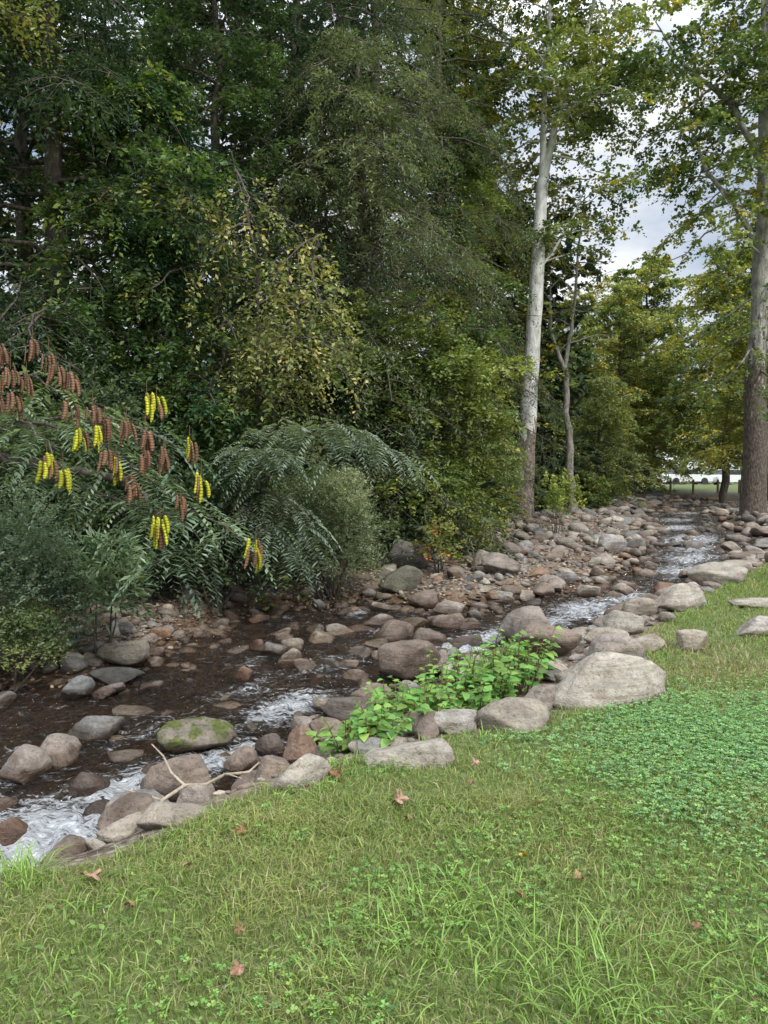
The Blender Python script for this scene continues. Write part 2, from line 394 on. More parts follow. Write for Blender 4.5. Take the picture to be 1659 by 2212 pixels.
# ------------------------------------------------------------------ rocks
def rock_geo(seed, sub, facets=10):
    rr = random.Random(seed); bm = bmesh.new(); bmesh.ops.create_icosphere(bm, subdivisions=sub, radius=1)
    pl = []
    for _ in range(facets):
        n = Vector((rr.gauss(0, 1), rr.gauss(0, 1), rr.gauss(0, .8))).normalized(); pl.append((n, rr.uniform(.5, .8)))
    o = Vector((rr.uniform(0, 99), rr.uniform(0, 99), 0))
    for v in bm.verts:
        p = v.co.copy(); p *= 1 + .25 * mn.noise(p * .9 + o)
        for n, c in pl:
            d = p.dot(n)
            if d > c: p -= n * (d - c) * .85
        p *= 1 + .07 * mn.noise(p * 3 + o) + .03 * mn.noise(p * 8 + o)
        v.co = p
    bm.verts.index_update()
    V = np.array([v.co[:] for v in bm.verts]); F = np.array([[v.index for v in f.verts] for f in bm.faces]); bm.free()
    V = (V - (V.max(0) + V.min(0)) / 2) / ((V.max(0) - V.min(0)) / 2)
    return V, F
rock_me = []
for k in range(14):
    V, F = rock_geo(k, 4, 6 + k % 7); rock_me.append(make_mesh("boulder_shape", [(V, F, None)], M_rock, True))
moss_me = make_mesh("boulder_mossy_shape", [(*rock_geo(40, 4), None)], M_moss, True)
TAN = (.3, .262, .21); LT = (.37, .335, .28); BR = (.185, .145, .115); GR = (.21, .2, .185); DK = (.11, .085, .07); OR = (.21, .135, .09); PK = (.27, .232, .2)
occupied = []
def put_rock(x, y, w, h, d, col, rz, lift, mesh, name, label, tilt=.12, group=None):
    o = bpy.data.objects.new(name, mesh)
    z = gz(x, y) + h * .22 + lift
    o.location = (x, y, z); o.scale = (w / 2, d / 2, h / 2)
    o.rotation_euler = (random.uniform(-tilt, tilt), random.uniform(-tilt, tilt), rz)
    k = random.uniform(.85, 1.15); o.color = (col[0] * k, col[1] * k, col[2] * k, 1)
    COL.objects.link(o); o["label"] = label; o["category"] = "boulder" if name == "boulder" else "rock"
    if group: o["group"] = group
    occupied.append((x, y, max(w, d) / 2)); return o
BO = [
 (1.64, 5.32, .98, .54, .56, LT, .1, -.04, "large smooth tan boulder at the lawn edge"),
 (1.93, 6.05, .50, .40, .36, PK, .3, .06, "rounded pinkish grey boulder behind the large tan boulder"),
 (.87, 4.70, .54, .30, .34, TAN, .15, -.03, "low tan boulder beside the lawn and leafy weeds"),
 (.13, 4.15, .54, .22, .30, LT, .05, -.05, "flat pale boulder half sunk in the lawn edge"),
 (-.45, 3.82, .34, .26, .24, LT, .3, -.03, "pale rounded boulder at the grass edge"),
 (-1.60, 4.72, .46, .38, .36, GR, .2, .05, "round grey boulder beside the cascade"),
 (-1.50, 5.30, .76, .42, .40, BR, -.45, .08, "angular brown boulder with sloping face beside the cascade"),
 (-1.42, 4.05, .36, .3, .28, BR, .5, .05, "brown boulder at the water's edge"),
 (-1.02, 3.46, .34, .16, .24, TAN, .2, -.02, "flat tan boulder half buried in grass"),
 (-1.52, 3.4, .22, .15, .2, BR, .2, .0, "brown stone at the foot of the grassy bank"),
 (-1.30, 3.55, .24, .14, .2, TAN, .9, .0, "tan stone at the foot of the grassy bank"),
 (-2.60, 6.45, .54, .28, .36, GR, .1, .12, "wide grey boulder standing in the creek"),
 (-2.66, 5.95, .36, .3, .32, PK, -.5, .12, "pinkish rounded boulder in the creek"),
 (-2.82, 5.65, .34, .32, .34, PK, -.4, .12, "pinkish brown boulder beside the cascade"),
 (-2.46, 4.72, .26, .26, .24, OR, -.3, .1, "wet rusty brown stone in the rapids"),
 (-2.22, 5.42, .3, .24, .26, DK, .3, .1, "dark wet stone in the rapids"),
 (-2.0, 5.05, .22, .18, .2, DK, .3, .08, "small dark wet stone in the rapids"),
 (-1.78, 4.3, .26, .2, .22, BR, .7, .06, "brown wet stone beside the rapids"),
 (-2.75, 5.15, .24, .18, .2, BR, .1, .08, "brown wet stone in the rapids"),
 (-3.05, 4.95, .28, .2, .24, DK, .5, .08, "dark wet stone in the rapids"),
 (-1.12, 5.7, .3, .2, .24, BR, .5, .08, "brown stone beside the mossy boulder"),
 (-.95, 6.05, .26, .18, .22, DK, .2, .08, "dark stone in the narrow run"),
 (-1.2, 6.65, .22, .14, .2, GR, .2, .08, "small grey stone in the narrow run"),
 (-1.9, 5.75, .26, .18, .22, BR, .2, .08, "brown stone above the cascade"),
 (-2.15, 6.0, .3, .16, .24, GR, .4, .08, "flat grey stone above the cascade"),
 (-1.15, 4.35, .24, .2, .22, PK, .4, .04, "pinkish stone among the bank boulders"),
 (-1.2, 4.75, .3, .24, .26, GR, .4, .05, "grey stone among the bank boulders"),
 (-.73, 4.75, .3, .24, .26, BR, .2, .0, "brown rounded stone on the bank"),
 (-.62, 5.50, .28, .36, .28, (.24, .16, .115), .8, .08, "upright reddish brown boulder on the bank"),
 (-.88, 5.20, .46, .18, .3, BR, .2, .02, "flat brown stone on the bank"),
 (-.50, 6.20, .34, .22, .26, BR, -.3, .08, "brown stone at the water's edge"),
 (-.32, 6.62, .46, .28, .34, (.16, .135, .115), -.4, .12, "wide brown boulder at the water's edge"),
 (-.12, 7.10, .42, .26, .3, BR, -.3, .12, "dark brown stone at the water's edge"),
 (.28, 8.0, .7, .44, .46, BR, -.1, .16, "wide brown boulder at the edge of the creek"),
 (.62, 8.1, .26, .3, .24, PK, .2, .1, "small upright pinkish stone"),
 (1.84, 9.4, .78, .5, .5, PK, -.5, .2, "sloping pinkish boulder at the edge of the riffle"),
 (1.62, 7.1, .62, .36, .44, BR, .1, .1, "broad brown boulder among the bank stones"),
 (1.62, 7.7, .5, .28, .34, TAN, .2, .08, "tan boulder among the bank stones"),
 (1.05, 9.5, .5, .22, .34, DK, .2, .1, "dark wet boulder beside the riffle"),
 (2.2, 7.2, .46, .22, .34, TAN, .2, .02, "low tan boulder on the bank"),
 (2.0, 8.2, .6, .22, .34, TAN, .2, .04, "long low tan boulder on the bank"),
 (2.5, 7.6, .46, .32, .36, LT, .2, .02, "rounded tan boulder on the bank"),
 (3.6, 8.8, .74, .38, .46, LT, .3, .04, "pale rounded boulder above the creek"),
 (3.1, 8.8, .46, .3, .36, TAN, .1, .04, "tan boulder above the creek"),
 (4.95, 10.7, 1.1, .38, .6, LT, .35, .06, "long pale boulder above the creek"),
 (4.6, 8.9, .8, .14, .34, LT, .25, .0, "flat pale stone sunk in the grass"),
 (3.78, 7.4, .46, .26, .34, (.34, .31, .28), .2, .0, "pale boulder lying in the grass"),
 (2.9, 6.8, .3, .26, .24, TAN, .2, .0, "small tan stone standing in dry grass"),
 (2.75, 8.3, .4, .16, .3, TAN, .2, .0, "low tan stone on the bank"),
 (5.9, 12.3, .7, .28, .5, TAN, .6, .02, "tan boulder above the creek"),
 (.5, 14.0, .9, .74, .6, GR, .3, .08, "large grey angular boulder below the bushes"),
 (.28, 12.6, .8, .46, .5, (.15, .145, .105), .1, .08, "broad greenish grey boulder below the bushes"),
 (.62, 11.7, .5, .34, .4, BR, .4, .06, "brown boulder at the tip of the gravel bar"),
 (1.0, 11.3, .5, .28, .36, PK, .2, .06, "pinkish stone at the tip of the gravel bar"),
 (2.2, 13.6, .75, .46, .5, PK, -.3, .08, "pinkish boulder standing on the gravel bar"),
 (1.95, 14.2, .5, .42, .4, TAN, .3, .08, "tan boulder standing on the gravel bar"),
 (2.75, 12.6, .46, .26, .36, BR, .1, .05, "brown stone on the gravel bar"),
 (5.3, 17.0, .75, .5, .5, (.32, .3, .28), .5, .06, "pale angular boulder on the gravel bar"),
 (-2.95, 7.95, .6, .16, .4, (.22, .225, .21), .1, .06, "flat grey slab on the stony bank"),
 (-3.05, 8.5, .6, .32, .42, TAN, .1, .06, "tan boulder on the stony bank"),
 (-3.15, 7.45, .32, .26, .28, (.22, .225, .22), .1, .08, "grey boulder at the water's edge"),
 (-2.4, 7.05, .5, .1, .24, (.33, .31, .28), .1, .1, "flat pale stone just above the water"),
 (-1.55, 7.2, .4, .12, .22, PK, .1, .09, "flat pinkish stone in the creek"),
 (-1.62, 9.3, .24, .2, .2, OR, .1, .11, "small orange brown stone in the creek"),
 (-1.38, 9.1, .34, .24, .28, GR, .1, .11, "grey stone in the creek"),
 (-1.15, 8.8, .3, .26, .26, TAN, .1, .11, "tan stone in the creek"),
 (-1.18, 9.3, .3, .26, .26, TAN, .1, .11, "tan stone in the creek"),
 (-1.58, 8.1, .22, .24, .2, OR, .1, .1, "small rusty orange stone in the creek"),
 (-.6, 10.1, .44, .26, .3, LT, .3, .11, "pale stone in the middle of the creek"),
 (-.85, 9.7, .4, .22, .3, TAN, .3, .1, "tan stone in the middle of the creek"),
 (.15, 9.9, .6, .38, .4, BR, .3, .1, "brown boulder in the middle of the creek"),
 (.6, 9.6, .5, .34, .4, BR, .3, .1, "brown boulder in the middle of the creek"),
 (-.1, 9.4, .4, .14, .3, PK, .3, .11, "flat pinkish stone in the creek"),
 (.9, 10.5, .5, .3, .34, BR, .1, .1, "brown stone in the creek"),
 (-.1, 10.7, .5, .26, .34, PK, .1, .1, "pinkish stone in the creek"),
 (.45, 10.6, .4, .2, .3, TAN, .1, .1, "tan stone in the creek"),
 (3.6, 10.9, .6, .34, .46, BR, .1, .06, "dark brown boulder at the riffle's edge"),
 (4.3, 11.8, .5, .26, .4, BR, .6, .04, "brown boulder at the riffle's edge"),
 (5.0, 12.8, .6, .3, .4, OR, .6, .04, "rusty brown boulder at the riffle's edge"),
 (3.0, 9.8, .5, .3, .4, PK, .6, .04, "pinkish boulder on the bank"),
 (8.1, 16.4, 1., .28, .6, BR, .6, .06, "broad brown boulder beside the creek"),
 (9.6, 18.2, 1.1, .3, .7, GR, .6, .04, "broad grey boulder beside the creek"),
 (10.9, 20.9, 1.0, .34, .7, BR, .6, .04, "broad brown boulder beside the creek"),
]
for n, (x, y, w, h, d, c, rz, lf, lb) in enumerate(BO):
    put_rock(x, y, w, h, d, c, rz, lf, rock_me[n % 14], "boulder", lb)
put_rock(-1.6, 6.2, .66, .34, .42, (.19, .165, .13), .15, .13, moss_me, "boulder", "flat-topped boulder with green moss on its side in the creek")

pal = [TAN, PK, BR, GR, PK, TAN, (.25, .21, .175), (.31, .29, .26), (.21, .165, .135), OR, GR, LT, TAN]
cand = []
def scatter(n, test, xr, yr, smin, smax, p=2.2):
    c = 0
    while c < n:
        X = R.uniform(*xr, 4000); Y = R.uniform(*yr, 4000); a_, b_, c_ = zones(X, Y)
        ok = np.where(test(X, Y, a_, b_, c_))[0]
        for q in ok:
            s = smin + (smax - smin) * R.random() ** p
            if any((X[q] - ox) ** 2 + (Y[q] - oy) ** 2 < ((orr + s * .4) * .75) ** 2 for ox, oy, orr in occupied): continue
            cand.append((X[q], Y[q], s)); c += 1
            if c >= n: break
barw = lambda Y: 1.4 + 3.6 * sm((Y - 11) / 6)
scatter(430, lambda X, Y, N, Fd, L: (Fd > -.3) & (Fd < barw(Y)) & (X > 0), (0, 14), (11, 20), .09, .55, 2.4)
scatter(650, lambda X, Y, N, Fd, L: (Fd > -.6) & (Fd < barw(Y)), (0, 20), (18, 43), .15, .65, 2.0)
scatter(520, lambda X, Y, N, Fd, L: (Fd > -.35) & (Fd < 1.8) & (X < 0), (-6, 0), (6, 12.5), .06, .36, 2.7)
scatter(330, lambda X, Y, N, Fd, L: (N > -.3) & (L < -.15) & (X > -1.1), (-1.1, 9), (4.4, 16), .08, .4, 1.6)
scatter(260, lambda X, Y, N, Fd, L: (N > -.3) & (L < .1) & (Y > 14), (5, 22), (14, 38), .15, .65, 1.6)
scatter(150, lambda X, Y, N, Fd, L: (N < -.1) & (Fd < -.1), (-1.4, 2.2), (8.3, 12), .12, .42, 1.5)
scatter(260, lambda X, Y, N, Fd, L: (N < -.1) & (Fd < -.1), (-3.5, 6), (5.8, 14), .08, .34, 1.7)
scatter(260, lambda X, Y, N, Fd, L: (N < -.05) & (Fd < -.05), (4, 20), (14, 42), .18, .7, 1.6)
scatter(65, lambda X, Y, N, Fd, L: (N < .2) & (Fd < -.1), (-3.4, -1.0), (3.9, 6.4), .1, .26, 1.6)
cand.sort(key=lambda c: -c[2] / c[1])
NI = 214
for n, (x, y, s) in enumerate(cand[:NI]):
    c = pal[random.randrange(len(pal))]
    aN = zones([x], [y]); lf = .07 if (aN[0][0] < 0 and aN[1][0] < 0) else .0
    zone_txt = "on the gravel bar" if aN[1][0] > 0 and x > 0 else ("on the stony bank" if aN[1][0] > 0 or aN[0][0] > 0 else "in the creek")
    tone = {TAN: "tan", LT: "pale", BR: "brown", GR: "grey", PK: "pinkish", OR: "rusty brown"}.get(c, "brownish")
    put_rock(x, y, s, s * random.uniform(.35, .68), s * random.uniform(.5, .85), c, random.uniform(0, 3.1), lf, rock_me[random.randrange(14)], "river_rock", f"{tone} river rock lying {zone_txt}", .35, "river rocks along the creek")
small = [rock_geo(60 + k, 2, 9) for k in range(8)]
def cobbles(lst):
    ch = []
    for (x, y, s) in lst:
        V, F = small[random.randrange(8)]
        c = np.array(pal[random.randrange(len(pal))]) * random.uniform(.7, 1.3)
        a_ = random.uniform(0, 6.28); sx, sy, sz = s / 2, s / 2 * random.uniform(.45, .9), s / 2 * (random.uniform(.18, .5) if s < .2 else random.uniform(.4, .65))
        W = V * np.array([sx, sy, sz]); W = np.stack([W[:, 0] * math.cos(a_) - W[:, 1] * math.sin(a_), W[:, 0] * math.sin(a_) + W[:, 1] * math.cos(a_), W[:, 2] + W[:, 0] * random.uniform(-.4, .4)], 1)
        ch.append((W + np.array([x, y, 0]), F, c, x, y, sz))
    g = ground(np.array([c[3] for c in ch]), np.array([c[4] for c in ch]))
    return [(c[0] + np.array([0, 0, g[k] + c[5] * .5]), c[1], c[2]) for k, c in enumerate(ch)]
rest = cand[NI:]
occupied = []
cand = []
soilgap = lambda X, Y: snoise(X, Y, 0, 1.3, 61) > -.2
scatter(3900, lambda X, Y, N, Fd, L: (Fd > -.5) & (Fd < barw(Y) + .4) & (X > 0) & (soilgap(X, Y) | (Fd < .8)), (0, 13), (11, 27), .04, .2, 1.5)
scatter(1700, lambda X, Y, N, Fd, L: (Fd > -.6) & (Fd < 1.9) & (X < 0), (-6, 0), (6, 12.5), .03, .12, 1.8)
scatter(2400, lambda X, Y, N, Fd, L: (N < .3) & (Fd < .3) & (L < -.3), (-4, 6), (3.5, 14), .05, .2, 1.5)
scatter(700, lambda X, Y, N, Fd, L: (N > -.2) & (L < -.25), (-3.5, 9), (3, 16), .04, .14, 1.5)
me = make_mesh("cobbles", cobbles(rest + cand), M_cob, True)
add_obj("cobbles", me, label="small rounded cobbles and pebbles covering bank and creek bed", category="cobbles", kind="stuff")

# ------------------------------------------------------------------ trees
def along(pts, t):
    pts = np.asarray(pts, float); d = np.concatenate([[0], np.cumsum(np.linalg.norm(np.diff(pts, axis=0), axis=1))]); d /= d[-1]
    return np.array([np.interp(t, d, pts[:, k]) for k in range(3)])

FRONT = (-3.5, .36)
def tree(name, label, stems, nl, t0, Lf, elev, ldroop, n2, ns, K, sl, lL, lW, cA, cB, acc=None, accp=0., bark=None, azr=None, sdroop=.3, s2=.38, wide=.45, category="tree", tubes2=True, nj=.45, spread=1.0, cs=.9, seed=0, wob=.05):
    base = stems[0][0][0]
    e = empty(name, tuple(base), label, category)
    wood, SB, SD = [], [], []
    for (pts, rad, sides, share) in stems:
        pts = np.asarray(pts, float)
        tt = np.linspace(0, 1, 18); pp = np.array([along(pts, t) for t in tt])
        pp[1:-1] += R.normal(size=(16, 3)) * np.array([wob, wob, 0]) * min(1, rad[0] * 4)
        rr = np.interp(tt, np.linspace(0, 1, len(rad)), rad) * R.uniform(.95, 1.06, 18)
        wood.append(tube(pp, rr, sides))
        nn = int(nl * share)
        for q in range(nn):
            t = t0 + (1 - t0) * (q + R.random()) / nn
            p0 = along(pts, t)
            az = q * 2.399 + R.uniform(-.4, .4)
            if azr is not None: az = R.uniform(*azr)
            L = Lf(t) * R.uniform(.55, 1.3)
            el = R.uniform(*elev)
            d = np.array([math.cos(az) * math.cos(el), math.sin(az) * math.cos(el), math.sin(el)])
            s = np.linspace(0, 1, 6)
            lp = p0 + d * (s * L)[:, None] - UP * (ldroop * L * s ** 2)[:, None]
            lp[1:] += R.normal(size=(5, 3)) * .05 * L * s[1:, None]
            r0 = min(rad[0] * .4, .012 + L * .012)
            wood.append(tube(lp, np.linspace(r0, .006, 6), 5))
            for w in range(n2):
                u = .12 + .88 * (w + R.random()) / n2
                b = along(lp, u); ld = nrm(along(lp, min(1, u + .1)) - along(lp, max(0, u - .1)))
                hz = nrm(np.cross(ld, UP)) * (1 if w % 2 else -1)
                sd = nrm(ld * R.uniform(.5, 1.1) + hz * R.uniform(.4, 1.1) * spread + UP * R.uniform(-.3, .4) * spread)
                l2 = L * s2 * (1.15 - .6 * u) * R.uniform(.6, 1.2) + .15
                s3 = np.linspace(0, 1, 4)
                sp = b + sd * (s3 * l2)[:, None] - UP * (sdroop * .5 * l2 * s3 ** 2)[:, None]
                if tubes2: wood.append(tube(sp, np.linspace(.009, .003, 4), 3))
                for v in range(ns):
                    f = (v + R.random()) / ns
                    SB.append(along(sp, f)); SD.append(nrm(sd + R.normal(size=3) * .55 * spread))
    part("trunk", wood, bark or M_bark, e, True)
    SB = np.array(SB); SD = np.array(SD)
    if len(SB):
        SC = spray_cols(SB, cA, cB, acc, accp, cs, seed)
        part("crown", [sprays(SB, SD, K, sl * R.uniform(.6, 1.3, len(SB)), lL, lW, SC, sdroop, wide=wide, nj=nj)], M_leaf, e)
    return e

def P3(x, y, z): return np.array([x, y, z], float)
def straight(x, y, h, lean=(0, 0), dz=-.2):
    g = gz(x, y)
    return [P3(x, y, g + dz), P3(x + lean[0] * .35 + .1, y + lean[1] * .5, g + h * .5), P3(x + lean[0], y + lean[1], g + h)]

DG1 = (.022, .042, .021); DG2 = (.052, .084, .033)
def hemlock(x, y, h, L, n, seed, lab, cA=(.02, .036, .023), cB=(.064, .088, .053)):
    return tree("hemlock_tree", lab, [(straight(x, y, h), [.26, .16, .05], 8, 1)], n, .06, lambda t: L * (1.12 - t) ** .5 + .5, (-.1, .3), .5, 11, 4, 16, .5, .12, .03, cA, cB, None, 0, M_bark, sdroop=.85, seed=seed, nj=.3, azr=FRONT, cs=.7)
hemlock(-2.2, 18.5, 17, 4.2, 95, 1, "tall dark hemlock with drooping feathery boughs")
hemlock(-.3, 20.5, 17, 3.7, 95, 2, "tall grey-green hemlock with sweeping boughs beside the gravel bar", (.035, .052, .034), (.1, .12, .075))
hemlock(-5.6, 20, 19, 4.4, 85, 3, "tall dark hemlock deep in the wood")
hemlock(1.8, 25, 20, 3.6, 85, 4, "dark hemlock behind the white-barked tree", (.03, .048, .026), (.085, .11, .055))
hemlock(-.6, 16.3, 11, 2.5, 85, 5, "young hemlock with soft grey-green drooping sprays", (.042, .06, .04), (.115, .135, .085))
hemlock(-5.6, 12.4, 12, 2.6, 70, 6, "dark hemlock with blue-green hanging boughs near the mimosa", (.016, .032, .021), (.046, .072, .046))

def decid(x, y, h, L, n, seed, lab, cA, cB, acc=None, accp=0., t0=.15, leaf=(.11, .062), droop=.25, K=13, ns=5, n2=8, lean=(0, 0), elev=(-.1, .8), r=.2, bark=None, nm="broadleaf_tree", sd=.4, azr=None, pw=.45, cs=.9):
    return tree(nm, lab, [(straight(x, y, h, lean), [r, r * .65, r * .15], 8, 1)], n, t0, lambda t: L * (1.1 - t) ** pw, elev, droop, n2, ns, K, .45, leaf[0], leaf[1], cA, cB, acc, accp, bark or M_bark, sdroop=sd, seed=seed, azr=azr, cs=cs)
YG = (.19, .195, .045)
decid(-6.6, 13.5, 13, 3.4, 70, 11, "dark green leafy tree draped in vines", (.018, .038, .021), (.052, .088, .038), (.13, .145, .05), .04, azr=FRONT, t0=.08, sd=.7)
decid(-4.2, 12.9, 8.8, 2.4, 75, 12, "leafy vine-covered tree with bright green tips", (.028, .056, .022), (.095, .15, .045), (.15, .19, .05), .1, t0=.1, azr=FRONT, droop=.4, sd=.7)
decid(-9.5, 16, 15, 4., 70, 13, "tall dark leafy tree on the wooded bank", DG1, DG2, None, 0, azr=FRONT)
gg0 = gz(-2.3, 13.1)
tree("broadleaf_tree", "slender many-stemmed tree with loose yellowing hanging leaves",
     [([P3(-2.3, 13.1, gg0 - .2), P3(-2.5, 12.9, 3.2), P3(-3.2, 12.4, 5.4), P3(-3.6, 12.1, 6.6)], [.06, .045, .03, .01], 6, .3),
      ([P3(-2.3, 13.1, gg0 - .2), P3(-2.2, 12.8, 3.0), P3(-2.1, 12.4, 5.2), P3(-2.5, 12.2, 7.0)], [.06, .045, .03, .01], 6, .25),
      ([P3(-2.3, 13.1, gg0 - .2), P3(-1.9, 12.7, 3.0), P3(-1.4, 12.2, 4.6), P3(-1.0, 11.9, 5.6)], [.05, .04, .025, .01], 6, .3),
      ([P3(-2.2, 12.8, 2.8), P3(-1.7, 12.3, 3.8), P3(-1.2, 11.8, 4.0)], [.03, .02, .01], 5, .15)],
     46, .5, lambda t: .95, (-.6, .7), .45, 7, 3, 9, .36, .1, .052, (.09, .115, .045), (.2, .21, .085), (.28, .25, .09), .1, M_bark, sdroop=1.1, s2=.5, seed=14)
decid(3.0, 28, 19, 3.2, 80, 15, "tall tree turning yellow-green at the top", (.05, .078, .024), (.15, .165, .04), (.24, .21, .035), .14, t0=.1, leaf=(.17, .12), K=11, azr=FRONT)
decid(.4, 16.0, 4.6, 1.9, 60, 16, "spreading understory tree leaning over the gravel bar", (.04, .07, .025), (.13, .16, .045), YG, .1, t0=.2, leaf=(.11, .068), lean=(.8, -.3), r=.07, droop=.35, nm="understory_tree", azr=FRONT, pw=.15)
decid(-.9, 15.3, 4.6, 2.0, 60, 17, "understory tree with dense green leaves", (.03, .052, .021), (.09, .12, .038), YG, .07, t0=.15, r=.06, nm="understory_tree", azr=FRONT, pw=.2)
decid(-5.9, 9.8, 10.5, 2.2, 16, 18, "leafy tree with yellowing leaves hanging at its top", (.05, .08, .03), (.14, .155, .045), (.24, .22, .055), .16, t0=.72, leaf=(.085, .042), droop=.6, sd=.9, ns=5, r=.09, pw=.15)
decid(-3.6, 15.8, 13.5, 3., 75, 19, "dark leafy tree standing among hemlocks", (.02, .04, .021), (.062, .1, .04), None, 0, azr=FRONT, t0=.1, sd=.7)
decid(5.2, 34, 14, 3.2, 60, 20, "leafy tree behind the white-barked tree", (.045, .07, .022), (.11, .135, .04), YG, .06, leaf=(.18, .12), K=11, t0=.08, azr=FRONT)
decid(-8.1, 10.9, 8.5, 2.6, 60, 21, "dark vine-covered tree on the bank", (.02, .04, .022), (.052, .09, .036), None, 0, t0=.05, azr=FRONT)
decid(-1.4, 17.0, 10.5, 2.6, 50, 22, "tree with hanging grey-green leaves in front of the hemlocks", (.05, .072, .042), (.12, .145, .075), (.17, .18, .07), .08, t0=.25, r=.08, leaf=(.11, .042), sd=1.1, droop=.6, azr=FRONT, pw=.2)
decid(1.5, 21.5, 11.5, 2.3, 60, 23, "leafy tree bright with green and yellow leaves", (.042, .07, .024), (.13, .165, .045), YG, .12, t0=.12, r=.1, leaf=(.13, .08), droop=.4, azr=FRONT, pw=.3)

g = gz(4.85, 25.4)
tree("sycamore_tree", "tall white-barked sycamore with flaking brown base on the gravel bar",
    [([P3(4.85, 25.4, g - .3), P3(4.98, 25.4, 4.0), P3(5.2, 25.4, 8.0), P3(5.42, 25.4, 11.9)], [.36, .28, .24, .19], 14, 0),
     ([P3(5.42, 25.4, 11.8), P3(5.9, 25.5, 14), P3(6.9, 25.6, 16.8), P3(7.6, 25.6, 20)], [.15, .11, .07, .04], 9, .34),
     ([P3(5.40, 25.4, 11.8), P3(5.4, 25.2, 14.5), P3(5.5, 25, 17), P3(5.7, 25, 20)], [.12, .09, .06, .03], 9, .3),
     ([P3(5.9, 25.5, 14), P3(7.1, 25.2, 14.6), P3(8.5, 25.0, 15.2)], [.07, .05, .02], 7, .2),
     ([P3(5.25, 25.5, 8.8), P3(5.9, 25.8, 9.6), P3(6.6, 26.0, 10.8), P3(7.2, 26, 12.2)], [.06, .045, .03, .015], 7, .16)],
    96, .1, lambda t: 2.6 * (1.15 - t) ** .4, (-.3, .7), .25, 7, 4, 10, .5, .15, .12, (.05, .08, .03), (.14, .165, .045), (.24, .21, .04), .1, M_syc, wide=.5, cs=.7, nj=.8, wob=.018)
tree("forked_tree", "thin bare forked tree beside the white sycamore",
    [([P3(6.95, 27, gz(6.95, 27) - .2), P3(6.8, 27, 3.2), P3(6.6, 27, 5.8)], [.17, .13, .11], 8, 0),
     ([P3(6.6, 27, 5.7), P3(6.1, 27, 7), P3(6.0, 26.8, 9)], [.09, .06, .02], 7, .4),
     ([P3(6.6, 27, 5.7), P3(6.95, 27, 8), P3(7.1, 27, 10.5), P3(7.3, 27, 12)], [.09, .06, .04, .015], 7, .6)],
    26, .15, lambda t: 1.5, (.1, .9), .1, 4, 1, 4, .3, .1, .06, (.06, .09, .03), (.12, .13, .04), None, 0, M_barkg)
tree("sycamore_tree", "thick-trunked sycamore with flaking brown bark on the creek bank",
    [([P3(13.2, 26.2, gz(13.2, 26.2) - .3), P3(13.25, 26.2, 2.2), P3(13.25, 26.2, 5), P3(13.3, 26, 9), P3(13.3, 26, 14), P3(13.35, 26, 20)], [.46, .36, .31, .28, .23, .13], 16, .4),
     ([P3(13.25, 26, 9.6), P3(12.3, 26, 11.2), P3(11.2, 25.9, 12.4), P3(10.5, 25.8, 14)], [.12, .09, .07, .02], 8, .2),
     ([P3(13.3, 26, 12.5), P3(12.0, 26, 14.8), P3(10.2, 26, 16.2), P3(9.4, 26, 17.5)], [.12, .1, .06, .02], 8, .26),
     ([P3(13.3, 26, 13), P3(13.0, 25.6, 16), P3(12.5, 25, 19)], [.13, .1, .04], 8, .24)],
    96, .22, lambda t: 3.0 * (1.2 - t) ** .4, (-.5, .5), .35, 7, 4, 10, .5, .16, .125, (.045, .075, .027), (.13, .16, .042), (.25, .22, .04), .1, M_syc2, wide=.5, cs=.7, nj=.8, wob=.03)
# trees across the clearing
LG = (.085, .115, .035); LG2 = (.2, .21, .06); AC = (.26, .235, .055)
decid(18.6, 40, 13.5, 4.2, 85, 31, "ivy-trunked tree with yellowing leaves beyond the creek", LG, LG2, AC, .14, t0=.2, leaf=(.19, .13), K=11, r=.24, ns=5)
decid(16.4, 47, 9, 3.2, 50, 32, "small leaning tree beyond the creek", LG, (.18, .2, .065), YG, .08, t0=.28, leaf=(.2, .14), K=11, lean=(2, 0), r=.17)
decid(14.0, 44, 12.5, 3.6, 85, 33, "leafy tree turning pale yellow beyond the creek", (.09, .12, .042), (.2, .21, .075), AC, .12, t0=.1, leaf=(.18, .12), K=11, r=.2)
decid(10.6, 42, 9, 3.2, 65, 34, "dense green tree beyond the gravel bar", (.07, .1, .04), (.16, .185, .07), YG, .08, t0=.08, leaf=(.18, .12), K=11, r=.2)
decid(23.0, 44, 15, 4.8, 80, 35, "broad leafy tree beyond the creek", (.07, .1, .03), (.17, .185, .05), AC, .12, t0=.1, leaf=(.2, .14), K=11, r=.3)
decid(16.6, 34, 9.0, 2.7, 55, 36, "young tree with light golden green leaves near the bank", (.1, .125, .038), (.22, .22, .065), AC, .14, t0=.25, leaf=(.14, .09), r=.08)
decid(10.2, 35, 6.0, 2.4, 50, 37, "small olive-green tree near the creek bend", (.08, .105, .045), (.17, .19, .075), YG, .06, t0=.1, leaf=(.14, .08), r=.12)
decid(18.8, 53, 16, 4.8, 85, 39, "tall pale green tree at the edge of the clearing", LG, (.18, .2, .07), AC, .1, t0=.16, leaf=(.24, .17), K=11, r=.25)
decid(14.6, 56, 14, 4.4, 75, 40, "leafy tree with yellowing top beyond the clearing", LG, (.18, .195, .065), AC, .12, t0=.12, leaf=(.24, .17), K=11, r=.25)
tree("conifer_tree", "dark conical conifer beyond the creek", [(straight(16.6, 50, 11.0), [.25, .15, .03], 8, 1)], 80, .05, lambda t: 2.2 * (1.05 - t) ** .9 + .2, (-.1, .2), .25, 9, 3, 12, .4, .22, .08, (.03, .055, .03), (.06, .09, .04), None, 0, M_bark, sdroop=.4)

